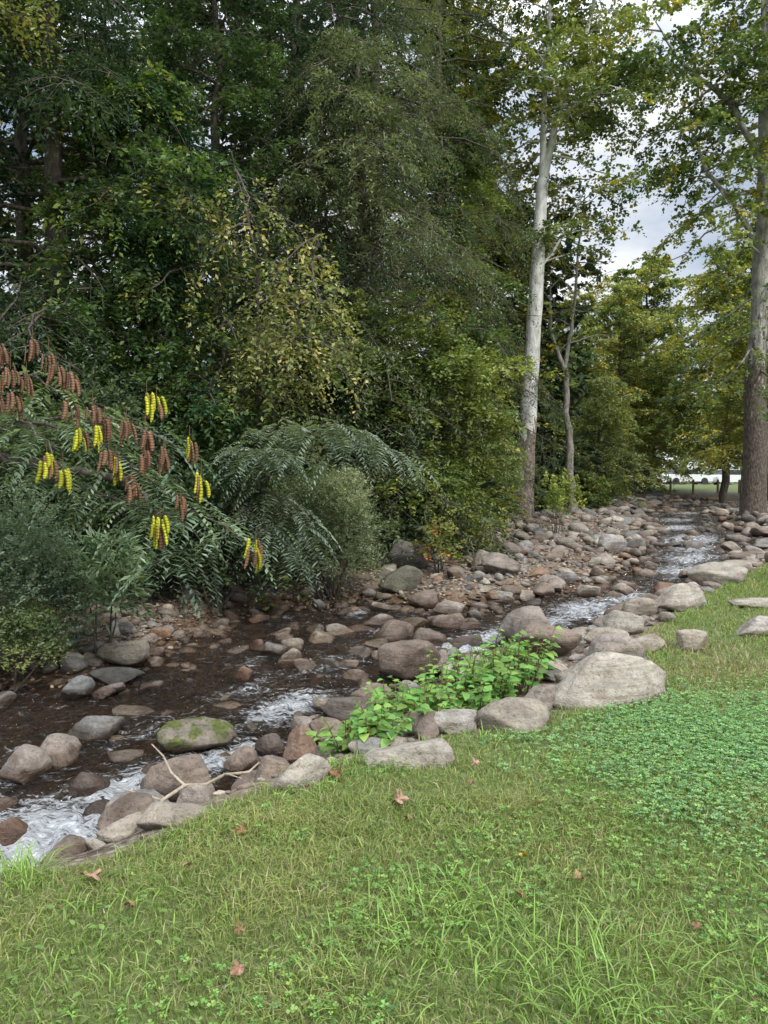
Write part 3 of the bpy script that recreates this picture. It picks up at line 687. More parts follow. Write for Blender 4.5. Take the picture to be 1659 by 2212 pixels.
def wood_mass(name, lab, n, fn, leaf, cA, cB, acc=None, accp=0, K=10, ln=1.2):
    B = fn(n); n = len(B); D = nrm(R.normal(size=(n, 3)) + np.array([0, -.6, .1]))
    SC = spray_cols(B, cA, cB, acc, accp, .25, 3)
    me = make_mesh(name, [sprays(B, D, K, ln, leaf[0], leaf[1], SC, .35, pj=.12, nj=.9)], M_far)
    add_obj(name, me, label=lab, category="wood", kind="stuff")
def back(n):
    X = R.uniform(-30, 7.5, n); Y = 27 + R.uniform(0, 8, n) + np.abs(X + 5) * .05 - np.clip(-X - 8, 0, 14) * .9
    gt = ground(X, Y); top = 24 - 12 * sm((X - 2) / 4) + 1.5 * snoise(X, Y, 0, .4, 5)
    return np.stack([X, Y, gt + R.random(n) ** .9 * (top - np.minimum(gt, 3))], 1)
wood_mass("wooded_hillside", "dense shaded woodland filling the bank behind the trees", 6000, back, (.45, .28), (.011, .02, .01), (.034, .05, .02))  # leaf colours darkened to paint the shade deep inside the wood
def far(n):
    X = R.uniform(-70, 130, n); Y = 105 + R.uniform(0, 25, n); top = 15 + 4 * snoise(X, Y, 0, .12, 8)
    return np.stack([X, Y, 1 + R.random(n) * top], 1)
wood_mass("distant_wood", "far line of trees beyond the clearing", 7000, far, (.9, .6), (.08, .115, .055), (.16, .19, .09), (.2, .19, .07), .08, K=9, ln=3)

# ------------------------------------------------------------------ bushes
def bush(name, lab, c, r, n, K, ln, leaf, cA, cB, acc=None, accp=0., droop=.3, shell=.35, outd=1., upd=.3, seed=0, stems=10, cat="bush", wide=.45, jit=.35, bark=None):
    g = gz(c[0], c[1]); e = empty(name, (c[0], c[1], g), lab, cat)
    D = nrm(R.normal(size=(n, 3))); D[:, 2] = np.where(D[:, 2] < -.45, -D[:, 2], D[:, 2])
    rad = R.random(n) ** shell * (1 + .3 * snoise(D[:, 0] * 2, D[:, 1] * 2, D[:, 2] * 2, 1.4, seed))
    B = np.array(c) + D * rad[:, None] * np.array(r)
    gg = ground(B[:, 0], B[:, 1]); B[:, 2] = np.maximum(B[:, 2], gg + .03)
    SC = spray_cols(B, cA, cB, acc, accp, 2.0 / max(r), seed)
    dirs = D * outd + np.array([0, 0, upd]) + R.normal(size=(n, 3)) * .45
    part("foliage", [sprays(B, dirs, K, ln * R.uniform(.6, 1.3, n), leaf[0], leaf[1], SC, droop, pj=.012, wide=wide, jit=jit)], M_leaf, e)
    st = []
    for q in range(stems):
        b = B[R.integers(n)]; p0 = np.array([c[0] + R.normal() * .1 * r[0], c[1] + R.normal() * .1, g - .05])
        b = p0 + (b - p0) * .75; mid = (p0 + b) / 2 + np.array([0, 0, .12 * r[2]]) + R.normal(size=3) * .04
        st.append(tube([p0, p0 * .6 + mid * .4, mid, b], [.018, .014, .01, .004], 5))
    part("stem", st, bark or M_bark, e, True)
    return e
bush("willow_bush", "rounded feathery grey-green bush at the water's edge", (-.95, 12.3, .55), (.92, .7, 1.2), 2900, 12, .26, (.058, .022), (.085, .115, .065), (.165, .195, .12), None, 0, .3, .35, 1, .5, seed=1, stems=14)
bush("willow_bush", "feathery grey-green bush spilling toward the water", (-1.6, 13.0, .6), (.8, .8, 1.0), 1000, 12, .3, (.06, .024), (.05, .075, .04), (.11, .135, .075), None, 0, .3, .4, 1, .5, seed=2)
bush("privet_bush", "dense small-leaved blue-green bush on the creek bank", (-4.45, 7.9, .3), (1.1, .8, 1.15), 3000, 12, .22, (.042, .025), (.055, .09, .06), (.125, .165, .11), None, 0, .2, .35, 1, .5, seed=3, stems=5)
bush("privet_bush", "low small-leaved green bush reaching over the stones", (-3.95, 7.7, -.15), (.5, .45, .42), 1000, 12, .16, (.036, .022), (.07, .1, .045), (.15, .18, .07), None, 0, .2, .35, 1, .5, seed=4, stems=3)
bush("rhododendron_bush", "rhododendron with long narrow leaves", (-3.3, 8.5, .3), (.55, .5, .65), 220, 9, .14, (.15, .036), (.07, .11, .06), (.13, .17, .1), None, 0, .5, .5, 1, .4, seed=5, jit=.5, stems=4)
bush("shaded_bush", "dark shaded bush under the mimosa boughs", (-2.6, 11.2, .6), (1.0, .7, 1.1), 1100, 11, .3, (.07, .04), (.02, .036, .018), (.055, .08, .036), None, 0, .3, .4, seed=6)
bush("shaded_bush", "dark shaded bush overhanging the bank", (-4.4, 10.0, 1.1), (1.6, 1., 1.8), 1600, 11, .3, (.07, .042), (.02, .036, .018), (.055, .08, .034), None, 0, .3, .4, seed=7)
bush("yellow_green_shrub", "yellow-green shrub leaning over the boulders", (.55, 14.9, 1.25), (1.25, .8, .6), 800, 11, .35, (.08, .055), (.1, .135, .035), (.2, .215, .06), (.28, .27, .06), .1, .45, .5, 1, .1, seed=9)
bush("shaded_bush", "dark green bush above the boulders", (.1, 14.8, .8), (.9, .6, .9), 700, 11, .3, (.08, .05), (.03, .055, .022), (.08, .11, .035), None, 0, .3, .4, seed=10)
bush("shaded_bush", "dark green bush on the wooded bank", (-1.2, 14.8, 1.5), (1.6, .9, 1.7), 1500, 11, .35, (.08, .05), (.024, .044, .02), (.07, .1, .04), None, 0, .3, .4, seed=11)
bush("shaded_bush", "green bush where gravel bar meets the wood", (1.7, 18.2, 1.0), (1.4, 1., 1.2), 1000, 11, .35, (.11, .07), (.035, .06, .022), (.1, .13, .035), YG, .06, .3, .4, seed=12)
bush("shaded_bush", "green bush near the foot of the sycamore", (2.9, 22.5, 1.1), (1.1, .9, 1.2), 800, 11, .4, (.13, .08), (.04, .07, .024), (.11, .14, .04), YG, .1, .3, .4, seed=13)
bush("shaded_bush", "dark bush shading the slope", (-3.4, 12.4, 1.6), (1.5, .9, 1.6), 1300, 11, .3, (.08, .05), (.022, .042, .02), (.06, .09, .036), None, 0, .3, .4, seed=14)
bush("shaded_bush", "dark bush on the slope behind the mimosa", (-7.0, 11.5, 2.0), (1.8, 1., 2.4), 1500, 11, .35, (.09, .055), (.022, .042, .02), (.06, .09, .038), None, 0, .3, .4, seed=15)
for (x, y, rx, rz, s) in [(8.0, 36, 2., 1.5, 21), (10.6, 40, 1.8, 1.3, 22), (12.5, 50, 2.5, 1.6, 23), (20.5, 31, 2.2, 1.6, 24), (22.5, 36, 1.6, 1.1, 25), (5.8, 30, 1.5, 1.1, 26), (8.2, 31, 1.2, .9, 27), (12.6, 42, 1.4, .9, 28)]:
    bush("creekside_bush", "leafy green bush beside the upper creek", (x, y, gz(x, y) + rz * .5), (rx, rx * .7, rz), 700, 10, .5, (.17, .11), (.06, .09, .03), (.15, .175, .055), YG, .08, .3, .4, seed=s)
bush("maple_sapling", "maple sapling with yellow-green and orange leaves on the gravel bar", (1.0, 13.6, .35), (.45, .4, .5), 130, 8, .22, (.075, .06), (.1, .125, .035), (.17, .165, .05), (.27, .1, .04), .24, .4, .6, 1, .4, seed=30, stems=8, cat="sapling")
bush("green_sapling", "slim green sapling growing on the gravel bar", (4.4, 18.8, .95), (.35, .3, .75), 80, 8, .28, (.1, .06), (.1, .14, .04), (.19, .22, .06), None, 0, .3, .7, .8, .7, seed=31, stems=6, cat="sapling")
bush("green_sapling", "leafy sapling at the sycamore's foot", (6.1, 24.5, 1.0), (.5, .5, .8), 110, 8, .35, (.13, .07), (.11, .15, .035), (.2, .22, .06), None, 0, .3, .7, .8, .7, seed=32, stems=6, cat="sapling")

# ------------------------------------------------------------------ mimosa trees
def mimosa(lab, base, boughs, nf, fl, cA, cB, seed, flen=(.11, .026), K=28):
    e = empty("mimosa_tree", tuple(base), lab, "tree")
    wood, B, D = [], [], []
    for bi, bp in enumerate(boughs):
        bp = np.array(bp, float); tt = np.linspace(0, 1, 12); pp = np.array([along(bp, t) for t in tt]); pp[1:] += R.normal(size=(11, 3)) * .015
        wood.append(tube(pp, np.linspace(.022, .005, 12), 6))
        L = np.linalg.norm(np.diff(bp, axis=0), axis=1).sum(); n = int(nf * L)
        for q in range(n):
            t = (.1 + .9 * (q + R.random()) / n); p = along(bp, t); d = nrm(along(bp, min(1, t + .05)) - along(bp, t - .05))
            az = R.uniform(0, 6.28); o = np.array([math.cos(az), math.sin(az), R.uniform(-.2, .5)])
            tw = p + nrm(o + d * .5) * R.uniform(0, .22)
            wood.append(tube([p, (p + tw) / 2, tw], [.005, .004, .003], 3))
            B.append(tw); D.append(nrm(o + d * .6 + np.array([0, -.1, 0])))
    B = np.array(B); D = np.array(D)
    wood.append(tube([base, (np.array(base) + boughs[0][0]) / 2 + R.normal(size=3) * .1, boughs[0][0]], [.1, .07, .04], 8))
    for bp in boughs[1:]: wood.append(tube([np.array(boughs[0][0]), np.array(bp[0])], [.04, .035], 6))
    SC = spray_cols(B, cA, cB, None, 0, 1.5, seed)
    part("trunk", wood, M_bark, e, True)
    part("fronds", [sprays(B, D, K, fl * R.uniform(.7, 1.2, len(B)), flen[0], flen[1], SC, .9, along=.3, jit=.05, pj=.001, nj=.15, wide=.55)], M_leaf, e)
    return e
def q(x, y, Y): return P3(x, Y, y)
m1 = mimosa("mimosa tree with feathery fronds and hanging seed pods over the creek", (-4.9, 8.6, gz(-4.9, 8.6)),
   [[q(-4.2, 1.9, 7.6), q(-3.57, 2.2, 7.0), q(-2.7, 2.0, 6.8), q(-2.15, 1.6, 6.7), q(-1.63, 1.3, 6.6), q(-1.2, 1.05, 6.5)],
    [q(-3.9, 2.1, 7.3), q(-3.4, 2.2, 6.9), q(-3.0, 1.95, 6.5), q(-2.85, 1.75, 6.3)],
    [q(-4.1, 2.1, 7.5), q(-3.0, 2.3, 7.3), q(-2.3, 2.1, 7.0), q(-1.8, 1.85, 6.8)],
    [q(-4.0, 1.9, 7.5), q(-3.2, 1.6, 7.2), q(-2.4, 1.4, 6.9), q(-1.85, 1.25, 6.7), q(-1.6, 1.0, 6.5)],
    [q(-4.2, 2.2, 7.7), q(-3.9, 2.55, 7.4), q(-3.4, 2.65, 7.2), q(-3.1, 2.4, 7.0)],
    [q(-2.4, 1.6, 7.0), q(-2.1, 1.2, 6.8), q(-1.95, .95, 6.6), q(-2.1, .8, 6.5)]],
   12.5, .42, (.08, .12, .08), (.15, .19, .125), 1, (.115, .034), 22)
m2 = mimosa("mimosa tree with blue-green feathery boughs arching over the bush", (-2.2, 12.2, gz(-2.2, 12.2)),
   [[q(-1.9, 1.5, 11.4), q(-1.4, 2.1, 11), q(-.9, 2.45, 10.8), q(-.35, 2.3, 10.6), q(.1, 2.05, 10.5), q(.32, 1.85, 10.4)],
    [q(-1.9, 1.6, 11.4), q(-1.9, 2.2, 11), q(-1.4, 2.4, 10.8), q(-.8, 2.3, 10.6), q(-.4, 2.1, 10.4)],
    [q(-2.0, 1.5, 11.2), q(-2.0, 2.0, 10.6), q(-1.7, 2.0, 10.2), q(-1.2, 1.9, 10.0)],
    [q(-1.9, 1.4, 11.2), q(-1.6, 1.4, 10.8), q(-1.3, 1.1, 10.6), q(-1.1, .7, 10.4)],
    [q(-2.2, 1.5, 11.3), q(-1.9, 1.1, 10.6), q(-1.5, .8, 10.4), q(-1.25, .45, 10.3)]],
   26, .5, (.08, .11, .085), (.155, .19, .145), 2, (.125, .032), 24)
def pod_cluster(p, kind, n, seed, size=1.15):
    rr = random.Random(seed); ch = []
    for k in range(n):
        a = rr.uniform(0, 6.28); off = rr.uniform(.0, .065); L = rr.uniform(.11, .175) * size; W = rr.uniform(.03, .04) * size
        x0, y0 = p[0] + math.cos(a) * off, p[1] + math.sin(a) * off; z0 = p[2] - rr.uniform(-.03, .06)
        th = rr.uniform(-.9, .9); s = np.array([math.cos(th), math.sin(th), 0])
        yl = (kind == 'y' and rr.random() < .92) or (kind == 'm' and rr.random() < .5)
        c1 = np.array((.68, .7, .05)) if yl else np.array((.32, .18, .11)); c2 = c1 * (np.array([.45, .38, .3]) if yl else np.array([.4, .35, .3]))
        m = 22; tt = np.linspace(0, 1, m + 1); lean = np.array([math.cos(a) * .12, math.sin(a) * .12, 0]) + s * rr.uniform(-.1, .1)
        prof = np.clip(np.minimum(tt / .12, (1 - tt) / .15), .06, 1) * W * (.93 + .07 * np.cos(tt * m * np.pi))
        cen = np.array([x0, y0, z0]) + lean * (tt * L)[:, None] - UP * (tt * L)[:, None] + s * (.012 * np.sin(tt * 3))[:, None]
        nn = np.cross(s, UP); bul = (.004 * (1 + .5 * np.cos(tt * m * np.pi)))[:, None] * nn
        V = np.stack([cen - s * prof[:, None] / 2, cen + bul, cen + s * prof[:, None] / 2, cen - bul], 1).reshape(-1, 3)
        i = np.arange(m)[:, None] * 4; j = np.arange(4)[None]
        F = np.stack([i + j, i + (j + 1) % 4, i + 4 + (j + 1) % 4, i + 4 + j], -1).reshape(-1, 4)
        C = np.repeat(np.where((np.arange(m) % 3 == 0)[:, None], c2, c1), 4, 0) * rr.uniform(.6, 1.15)
        ch.append((V, F, C))
    ch.append(tube([np.array(p) + UP * .12, np.array(p), np.array(p) - UP * .03], [.003, .004, .004], 4, (.15, .1, .05)))
    return ch
pods = [(-3.5, 2.85, 6.5, 'b'), (-3.38, 2.75, 6.5, 'b'), (-3.28, 2.58, 6.5, 'b'), (-3.02, 2.7, 6.6, 'b'), (-2.84, 2.54, 6.6, 'b'), (-3.45, 2.48, 6.5, 'b'), (-3.25, 2.34, 6.5, 'b'), (-3.13, 2.78, 6.6, 'b'), (-2.96, 2.62, 6.6, 'b'), (-3.18, 2.45, 6.5, 'b'),
        (-3.38, 2.02, 6.4, 'y'), (-3.42, 2.28, 6.5, 'b'), (-2.78, 2.28, 6.5, 'b'), (-2.6, 2.18, 6.5, 'b'), (-2.68, 2.03, 6.4, 'm'), (-2.5, 2.0, 6.4, 'y'), (-2.44, 2.14, 6.5, 'b'), (-2.8, 1.74, 6.1, 'y'), (-2.7, 1.7, 6.1, 'y'),
        (-2.3, 2.08, 6.5, 'b'), (-2.1, 2.0, 6.5, 'b'), (-2.1, 2.32, 6.6, 'm'), (-2.04, 2.3, 6.6, 'y'), (-1.75, 1.93, 6.5, 'm'), (-2.42, 1.8, 6.4, 'b'), (-2.32, 1.76, 6.4, 'm'), (-2.18, 1.57, 6.4, 'b'),
        (-1.6, 1.64, 6.4, 'm'), (-1.78, 1.38, 6.3, 'b'), (-1.97, 1.22, 6.3, 'm'), (-1.91, 1.2, 6.3, 'y'), (-1.09, 1.0, 6.35, 'y'), (-1.13, .99, 6.4, 'm'), (-2.12, 1.84, 6.4, 'b'), (-1.93, 1.8, 6.4, 'b')]
for n, (x, z, y, k) in enumerate(pods):
    part("seed_pod_cluster", pod_cluster((x + .03 * math.sin(n * 5), y, z + .05 + .04 * math.sin(n * 3)), k, 6 + n % 3, n), M_pod, m1, True, {"y": "bright yellow ribbed seed pods", "b": "dry brown ribbed seed pods", "m": "mixed yellow and brown seed pods"}[k])

# ------------------------------------------------------------------ leafy weeds on the bank (knotweed)
def weed(x, y, hgt, rad, ns, seed):
    g = gz(x, y); e = empty("knotweed_plant", (x, y, g), "bright green broad-leaved knotweed among the bank boulders", "plant", "knotweed plants on the bank")
    st, P, D, N, L, C = [], [], [], [], [], []
    for s in range(ns):
        a = R.uniform(0, 6.28); rr = rad * R.random() ** .6; tip = np.array([x + math.cos(a) * rr, y + math.sin(a) * rr, g + hgt * R.uniform(.5, 1.1)])
        p0 = np.array([x + math.cos(a) * rr * .3, y + math.sin(a) * rr * .3, g - .03]); mid = p0 * .4 + tip * .6 + np.array([0, 0, hgt * .2])
        cv = np.array([along([p0, mid, tip], t) for t in np.linspace(0, 1, 6)]); st.append(tube(cv, np.linspace(.005, .002, 6), 4, (.2, .12, .06)))
        for k in range(9):
            t = .3 + .7 * k / 8; p = along(cv, t); az = a + (1 if k % 2 else -1) * R.uniform(.6, 1.5)
            P.append(p); D.append([math.cos(az), math.sin(az), R.uniform(-.25, .25)]); N.append([R.normal() * .3, R.normal() * .3 - .15, 1]); L.append(R.uniform(.05, .11) * (1 - .35 * (t > .9)))
            C.append(np.array([.2, .36, .08]) * R.uniform(.5, 1.2) * np.array([R.uniform(.7, 1.2), 1, 1]))
    L = np.array(L)
    part("leaves", [broadleaves(np.array(P), np.array(D), np.array(N), L, L * .72, np.array(C))], M_leaf, e, True)
    part("stem", st, M_leaf, e)
for n, (x, y, h, r, s) in enumerate([(-.25, 4.7, .24, .26, 13), (.0, 4.85, .28, .3, 16), (.25, 4.95, .32, .3, 16), (.1, 5.3, .36, .3, 16), (.42, 5.3, .4, .3, 16), (.62, 5.55, .46, .32, 18), (.85, 5.5, .44, .32, 18), (1.05, 5.75, .46, .3, 18), (1.25, 6.1, .44, .3, 16), (.8, 6.0, .5, .3, 16), (.35, 5.8, .42, .3, 14), (.02, 5.8, .4, .25, 8), (-.05, 4.5, .2, .22, 10), (.65, 5.15, .3, .25, 12)]):
    weed(x, y, h, r, s, n)

# ------------------------------------------------------------------ lawn
def lawn_pts(n, xr, yr, lim=-.12):
    X = R.uniform(*xr, n); Y = R.uniform(*yr, n); k = (np.abs(X) < .60 * Y + .5); X, Y = X[k], Y[k]
    z3 = zones(X, Y); k = z3[2] + .12 * snoise(X, Y, 0, 5, 2) > lim; X, Y = X[k], Y[k]
    return X, Y, ground(X, Y)
def clover_mask(X, Y):
    d = ((X - 2.45) / 1.2) ** 2 + ((Y - 4.3) / 1.0) ** 2
    return np.clip(1.1 * np.exp(-d * 1.1) + .3 * snoise(X, Y, 0, 4, 60) - .05, 0, 1) * (d < 2.5)
def blades(n, xr, yr, L0, W0, lim=-.12):
    X, Y, Z = lawn_pts(n, xr, yr, lim); cm = clover_mask(X, Y); k = R.random(len(X)) > cm * .65; X, Y, Z = X[k], Y[k], Z[k]
    m = len(X); patch = snoise(X, Y, 0, 1.6, 31); p2 = snoise(X, Y, 0, 5, 32)
    L = L0 * R.uniform(.5, 1.5, m) * (1 + .4 * patch + .25 * p2); W = W0 * R.uniform(.6, 1.4, m)
    az = R.uniform(0, 6.28, m) ; ln = R.uniform(.25, 1.2, m)
    d = np.stack([np.cos(az), np.sin(az), 0 * az], 1); fz = R.uniform(0, 6.28, m); s = np.stack([np.cos(fz), np.sin(fz), 0 * fz], 1)
    P = np.stack([X, Y, Z - .005], 1)
    P1 = P + d * (L * ln * .3)[:, None] + UP * (L * .55)[:, None]; P2 = P + d * (L * ln)[:, None] + UP * (L * (1.0 - .4 * ln))[:, None]
    w = (W / 2)[:, None]
    V = np.stack([P - s * w, P + s * w, P1 - s * w * .85, P1 + s * w * .85, P2 - s * w * .12, P2 + s * w * .12], 1).reshape(-1, 3)
    i = np.arange(m)[:, None] * 6; F = np.concatenate([i + np.array([[0, 1, 3, 2]]), i + np.array([[2, 3, 5, 4]])], 1).reshape(-1, 4)
    f = np.clip(.5 + .55 * patch + .4 * p2 + R.normal(size=m) * .3, -.1, 1.1)[:, None]
    C = np.array([.155, .25, .055]) * (1 - f) + np.array([.32, .35, .125]) * f
    dry = R.random(m) < (.12 + .5 * np.exp(-((X - 2.9) / .8) ** 2 - ((Y - 6.1) / 1.) ** 2)); C[dry] = np.array([.44, .38, .22]) * R.uniform(.6, 1.1, (dry.sum(), 1))
    C = C * R.uniform(.55, 1.3, (m, 1))
    return (V, F, np.repeat(C, 2, 0))
ch = [blades(80000, (-2.6, 2.6), (1.7, 3.6), .05, .0042), blades(80000, (-3, 4), (3.2, 6.2), .05, .005), blades(90000, (0, 9), (5.5, 13), .06, .008, -.2), blades(50000, (4, 26), (11, 40), .09, .018)]
def tufts(spots):
    out = []
    for (x, y, n, r, L) in spots:
        a = R.uniform(0, 6.28, n); rr = R.random(n) ** .6 * r; X = x + np.cos(a) * rr; Y = y + np.sin(a) * rr; Z = ground(X, Y)
        az = a + R.normal(size=n) * 1.2; ln = R.uniform(.5, 1.5, n); d = np.stack([np.cos(az), np.sin(az), 0 * az], 1); s = np.stack([-np.sin(az), np.cos(az), 0 * az], 1) 
        LL = L * R.uniform(.4, 1.2, n); tt = [0, .35, .7, 1.]; wd = [.9, 1, .75, .08]; V = []
        for t, w in zip(tt, wd):
            c = np.stack([X, Y, Z], 1) + d * (LL * ln * t ** 1.8 * .8)[:, None] + UP * (LL * (t - .48 * ln * t ** 2.4))[:, None]
            V += [c - s * .0024 * w, c + s * .0024 * w]
        V = np.stack(V, 1).reshape(-1, 3); i = np.arange(n)[:, None] * 8
        F = np.concatenate([i + np.array([[2 * k, 2 * k + 1, 2 * k + 3, 2 * k + 2]]) for k in range(3)], 1).reshape(-1, 4)
        C = np.array([.23, .36, .08]) * R.uniform(.6, 1.3, (n, 1)); out.append((V, F, np.repeat(C, 3, 0)))
    return out
sp = [(.15, 2.55, 100, .22, .17), (.35, 2.7, 60, .2, .14), (.55, 2.3, 100, .24, .18), (.8, 2.25, 110, .26, .18), (.62, 2.1, 70, .2, .16), (-.05, 2.3, 60, .2, .12), (.3, 2.25, 70, .2, .11), (1.15, 2.4, 60, .2, .14), (.9, 2.7, 50, .2, .11), (-1.5, 2.95, 60, .08, .17), (-1.42, 2.86, 50, .08, .16), (-1.0, 2.6, 50, .25, .1), (-.6, 2.7, 50, .25, .1), (1.3, 2.15, 70, .2, .14), (1.5, 2.7, 50, .25, .12), (-.9, 2.15, 50, .25, .09)]
for _ in range(330): 
    x = R.uniform(-2, 4.5); y = R.uniform(2.0, 8)
    if zones([x], [y])[2][0] > 0: sp.append((x, y, 16, .18, R.uniform(.06, .11)))
for k in range(170):
    t = R.random(); x, y, _ = along([(a_, b_, 0) for a_, b_ in LB[2:14]], t); sp.append((x + R.normal() * .06, y + R.normal() * .06, 14, .12, R.uniform(.07, .12)))
ch += tufts(sp)
me = make_mesh("lawn_grass", ch, M_grass); add_obj("lawn_grass", me, label="mown green grass with longer bright tufts", category="grass", kind="stuff")

def clover(X, Y, Z, size, c):
    n = len(X); out = []
    h = R.uniform(.015, .06, n); cen = np.stack([X, Y, Z + h], 1); a0 = R.uniform(0, 6.28, n); C0 = np.array(c) * R.uniform(.5, 1.4, (n, 1)) * np.stack([R.uniform(.8, 1.25, n), np.ones(n), R.uniform(.7, 1.2, n)], 1); sz = size * R.uniform(.6, 1.3, n)
    tilt = R.normal(size=(n, 3)) * .35 + UP
    for k in range(3):
        a = a0 + k * 2.094; D = np.stack([np.cos(a), np.sin(a), R.normal(size=n) * .15 + .1], 1); out.append(leaves(cen, D, tilt, sz, sz * .95, C0, .68, .12))
    return out
X, Y, Z = lawn_pts(110000, (.3, 4.6), (2.6, 6.2), .1); k = R.random(len(X)) < clover_mask(X, Y); X, Y, Z = X[k], Y[k], Z[k]
ch = clover(X, Y, Z, .0135, (.195, .36, .14))
X, Y, Z = lawn_pts(90000, (-2.5, 4), (1.7, 6), .1); k = (snoise(X, Y, 0, 2.6, 77) + .35 * snoise(X, Y, 0, 9, 78)) > .15; X, Y, Z = X[k], Y[k], Z[k]
k = R.random(len(X)) < .3; ch += clover(X[k], Y[k], Z[k], .0125, (.18, .33, .08))
X, Y, Z = lawn_pts(3200, (-2.5, 3), (1.8, 5), .1); k = snoise(X, Y, 0, 3.1, 90) > .1; X, Y, Z = X[k], Y[k], Z[k]; n = len(X); az = R.uniform(0, 6.28, n); L = R.uniform(.015, .04, n)
ch.append(broadleaves(np.stack([X, Y, Z + R.uniform(.01, .04, n)], 1), np.stack([np.cos(az), np.sin(az), R.uniform(0, .6, n)], 1), UP + R.normal(size=(n, 3)) * .2, L, L * .6, np.array([.16, .27, .06]) * R.uniform(.6, 1.2, (n, 1))))
me = make_mesh("clover", ch, M_grass); add_obj("clover", me, label="patch of low bluish green clover in the lawn", category="clover", kind="stuff")

def fallen(x, y, s, c, n):
    m = 20; a = np.linspace(0, 2 * np.pi, m, endpoint=False); r = s * (.55 + .45 * np.abs(np.cos(a * 2.5)) ** .8) * np.where(np.abs(a - np.pi) < .3, .7, 1)
    rr = np.random.default_rng(n)
    ring = np.stack([r * np.cos(a), r * np.sin(a) * .7, s * .35 * np.sin(a * 2 + n) + rr.normal(size=m) * s * .1], 1)
    ring2 = ring * np.array([.5, .5, .3]); V = np.concatenate([[[0, 0, 0]], ring2, ring]); j = np.arange(m); j2 = (j + 1) % m
    T = np.stack([0 * j, 1 + j, 1 + j2], 1); T = np.concatenate([T, np.stack([1 + j, 1 + m + j, 1 + m + j2], 1), np.stack([1 + j, 1 + m + j2, 1 + j2], 1)])
    cc = np.array(c) * .8 * rr.uniform(.6, 1.2, (len(T), 1))
    me = make_mesh("fallen_leaf", [(V, T, cc)], M_dry); o = add_obj("fallen_leaf", me, label=("yellow" if c[1] > .3 else "curled brown") + " fallen leaf lying on the grass", category="leaf", group="fallen leaves on the lawn")
    o.location = (x, y, gz(x, y) + .05); o.rotation_euler = (rr.uniform(-.6, .4), rr.uniform(-.6, .6), rr.uniform(0, 6))
BRN = (.3, .17, .1)
for n, (x, y, s, c) in enumerate([(-1.15, 2.81, .045, (.4, .25, .17)), (-.93, 2.6, .033, BRN), (-.79, 2.88, .026, (.3, .2, .12)), (-.63, 3.17, .03, (.35, .2, .1)), (.07, 3.5, .06, (.42, .27, .18)), (.11, 3.3, .024, BRN), (.58, 2.97, .032, (.55, .42, .08)), (.93, 3.13, .026, BRN), (.77, 2.82, .03, (.35, .25, .12)), (.75, 3.48, .026, BRN), (-.46, 2.27, .034, (.38, .22, .15)), (.51, 2.68, .024, BRN), (-.25, 3.84, .05, (.3, .13, .08)), (-.5, 2.47, .026, (.25, .17, .08)), (.5, 3.95, .038, (.4, .28, .2)), (2.3, 4.9, .024, BRN), (1.1, 2.5, .024, BRN), (.45, 3.7, .024, BRN)]):
    fallen(x, y, s, c, n)
X = R.uniform(-5, 10, 30000); Y = R.uniform(6, 26, 30000); a_, b_, c_ = zones(X, Y); k = (b_ > .1) & (b_ < barw(Y) + 1.5) & ((snoise(X, Y, 0, 1.3, 61) < .05) | (R.random(30000) < .25)); X, Y = X[k], Y[k]
Z = ground(X, Y) + R.uniform(.01, .08, len(X)); n = len(X)
C = np.array([.31, .225, .155]) * R.uniform(.5, 1.4, (n, 1)); az = R.uniform(0, 6.28, n)
me = make_mesh("leaf_litter", [leaves(np.stack([X, Y, Z], 1), np.stack([np.cos(az), np.sin(az), R.normal(size=n) * .2], 1), UP + R.normal(size=(n, 3)) * .4, .065, .045, C)], M_dry)
add_obj("leaf_litter", me, label="dry brown leaves scattered over the stones", category="leaf litter", kind="stuff")

e = empty("dead_branch", (-1.25, 4.55, -.3), "bleached forked dead branch lying across the boulders", "branch")
main = [P3(-.80, 4.62, -.2), P3(-.86, 4.58, -.25), P3(-1.0, 4.52, -.24), P3(-1.1, 4.44, -.27), P3(-1.22, 4.4, -.26), P3(-1.28, 4.15, -.24), P3(-1.27, 3.95, -.24), P3(-1.33, 3.8, -.23)]
part("stem", [tube(main, [.006, .009, .01, .011, .012, .011, .01, .008], 8)], M_twig, e, True)
for tb in (tube([P3(-1.22, 4.4, -.26), P3(-1.33, 4.5, -.22), P3(-1.42, 4.64, -.17), P3(-1.52, 4.72, -.12)], [.01, .008, .006, .004], 7), tube([P3(-1.0, 4.52, -.24), P3(-.95, 4.42, -.2), P3(-.86, 4.36, -.2)], [.007, .005, .003], 6), tube([P3(-1.28, 4.15, -.24), P3(-1.4, 4.12, -.19), P3(-1.55, 4.17, -.17)], [.008, .006, .003], 6)):
    part("fork", [tb], M_twig, e, True)

# ------------------------------------------------------------------ things across the clearing
M_white = simplemat("white_paint", (.75, .76, .78), .3); M_glass = simplemat("dark_glass", (.03, .035, .04), .08); M_tyre = simplemat("tyre_rubber", (.03, .03, .03), .8)
M_post = simplemat("weathered_wood", (.3, .24, .17), .8); M_iron = simplemat("dark_iron", (.03, .03, .03), .5); M_globe = simplemat("milk_glass", (.85, .85, .82), .3)
M_rope = simplemat("pale_rope", (.5, .45, .36), .9); M_red = simplemat("red_paint", (.4, .05, .04), .3)
def prism(profile, y0, y1):
    n = len(profile); pr = np.array(profile, float)
    V = np.concatenate([np.stack([pr[:, 0], np.full(n, y0), pr[:, 1]], 1), np.stack([pr[:, 0], np.full(n, y1), pr[:, 1]], 1)])
    j = np.arange(n); j2 = (j + 1) % n
    return [(V, np.stack([j, j2, j2 + n, j + n], 1), None), (V, np.array([list(range(n))[::-1]]), None), (V, np.array([list(range(n, 2 * n))]), None)]
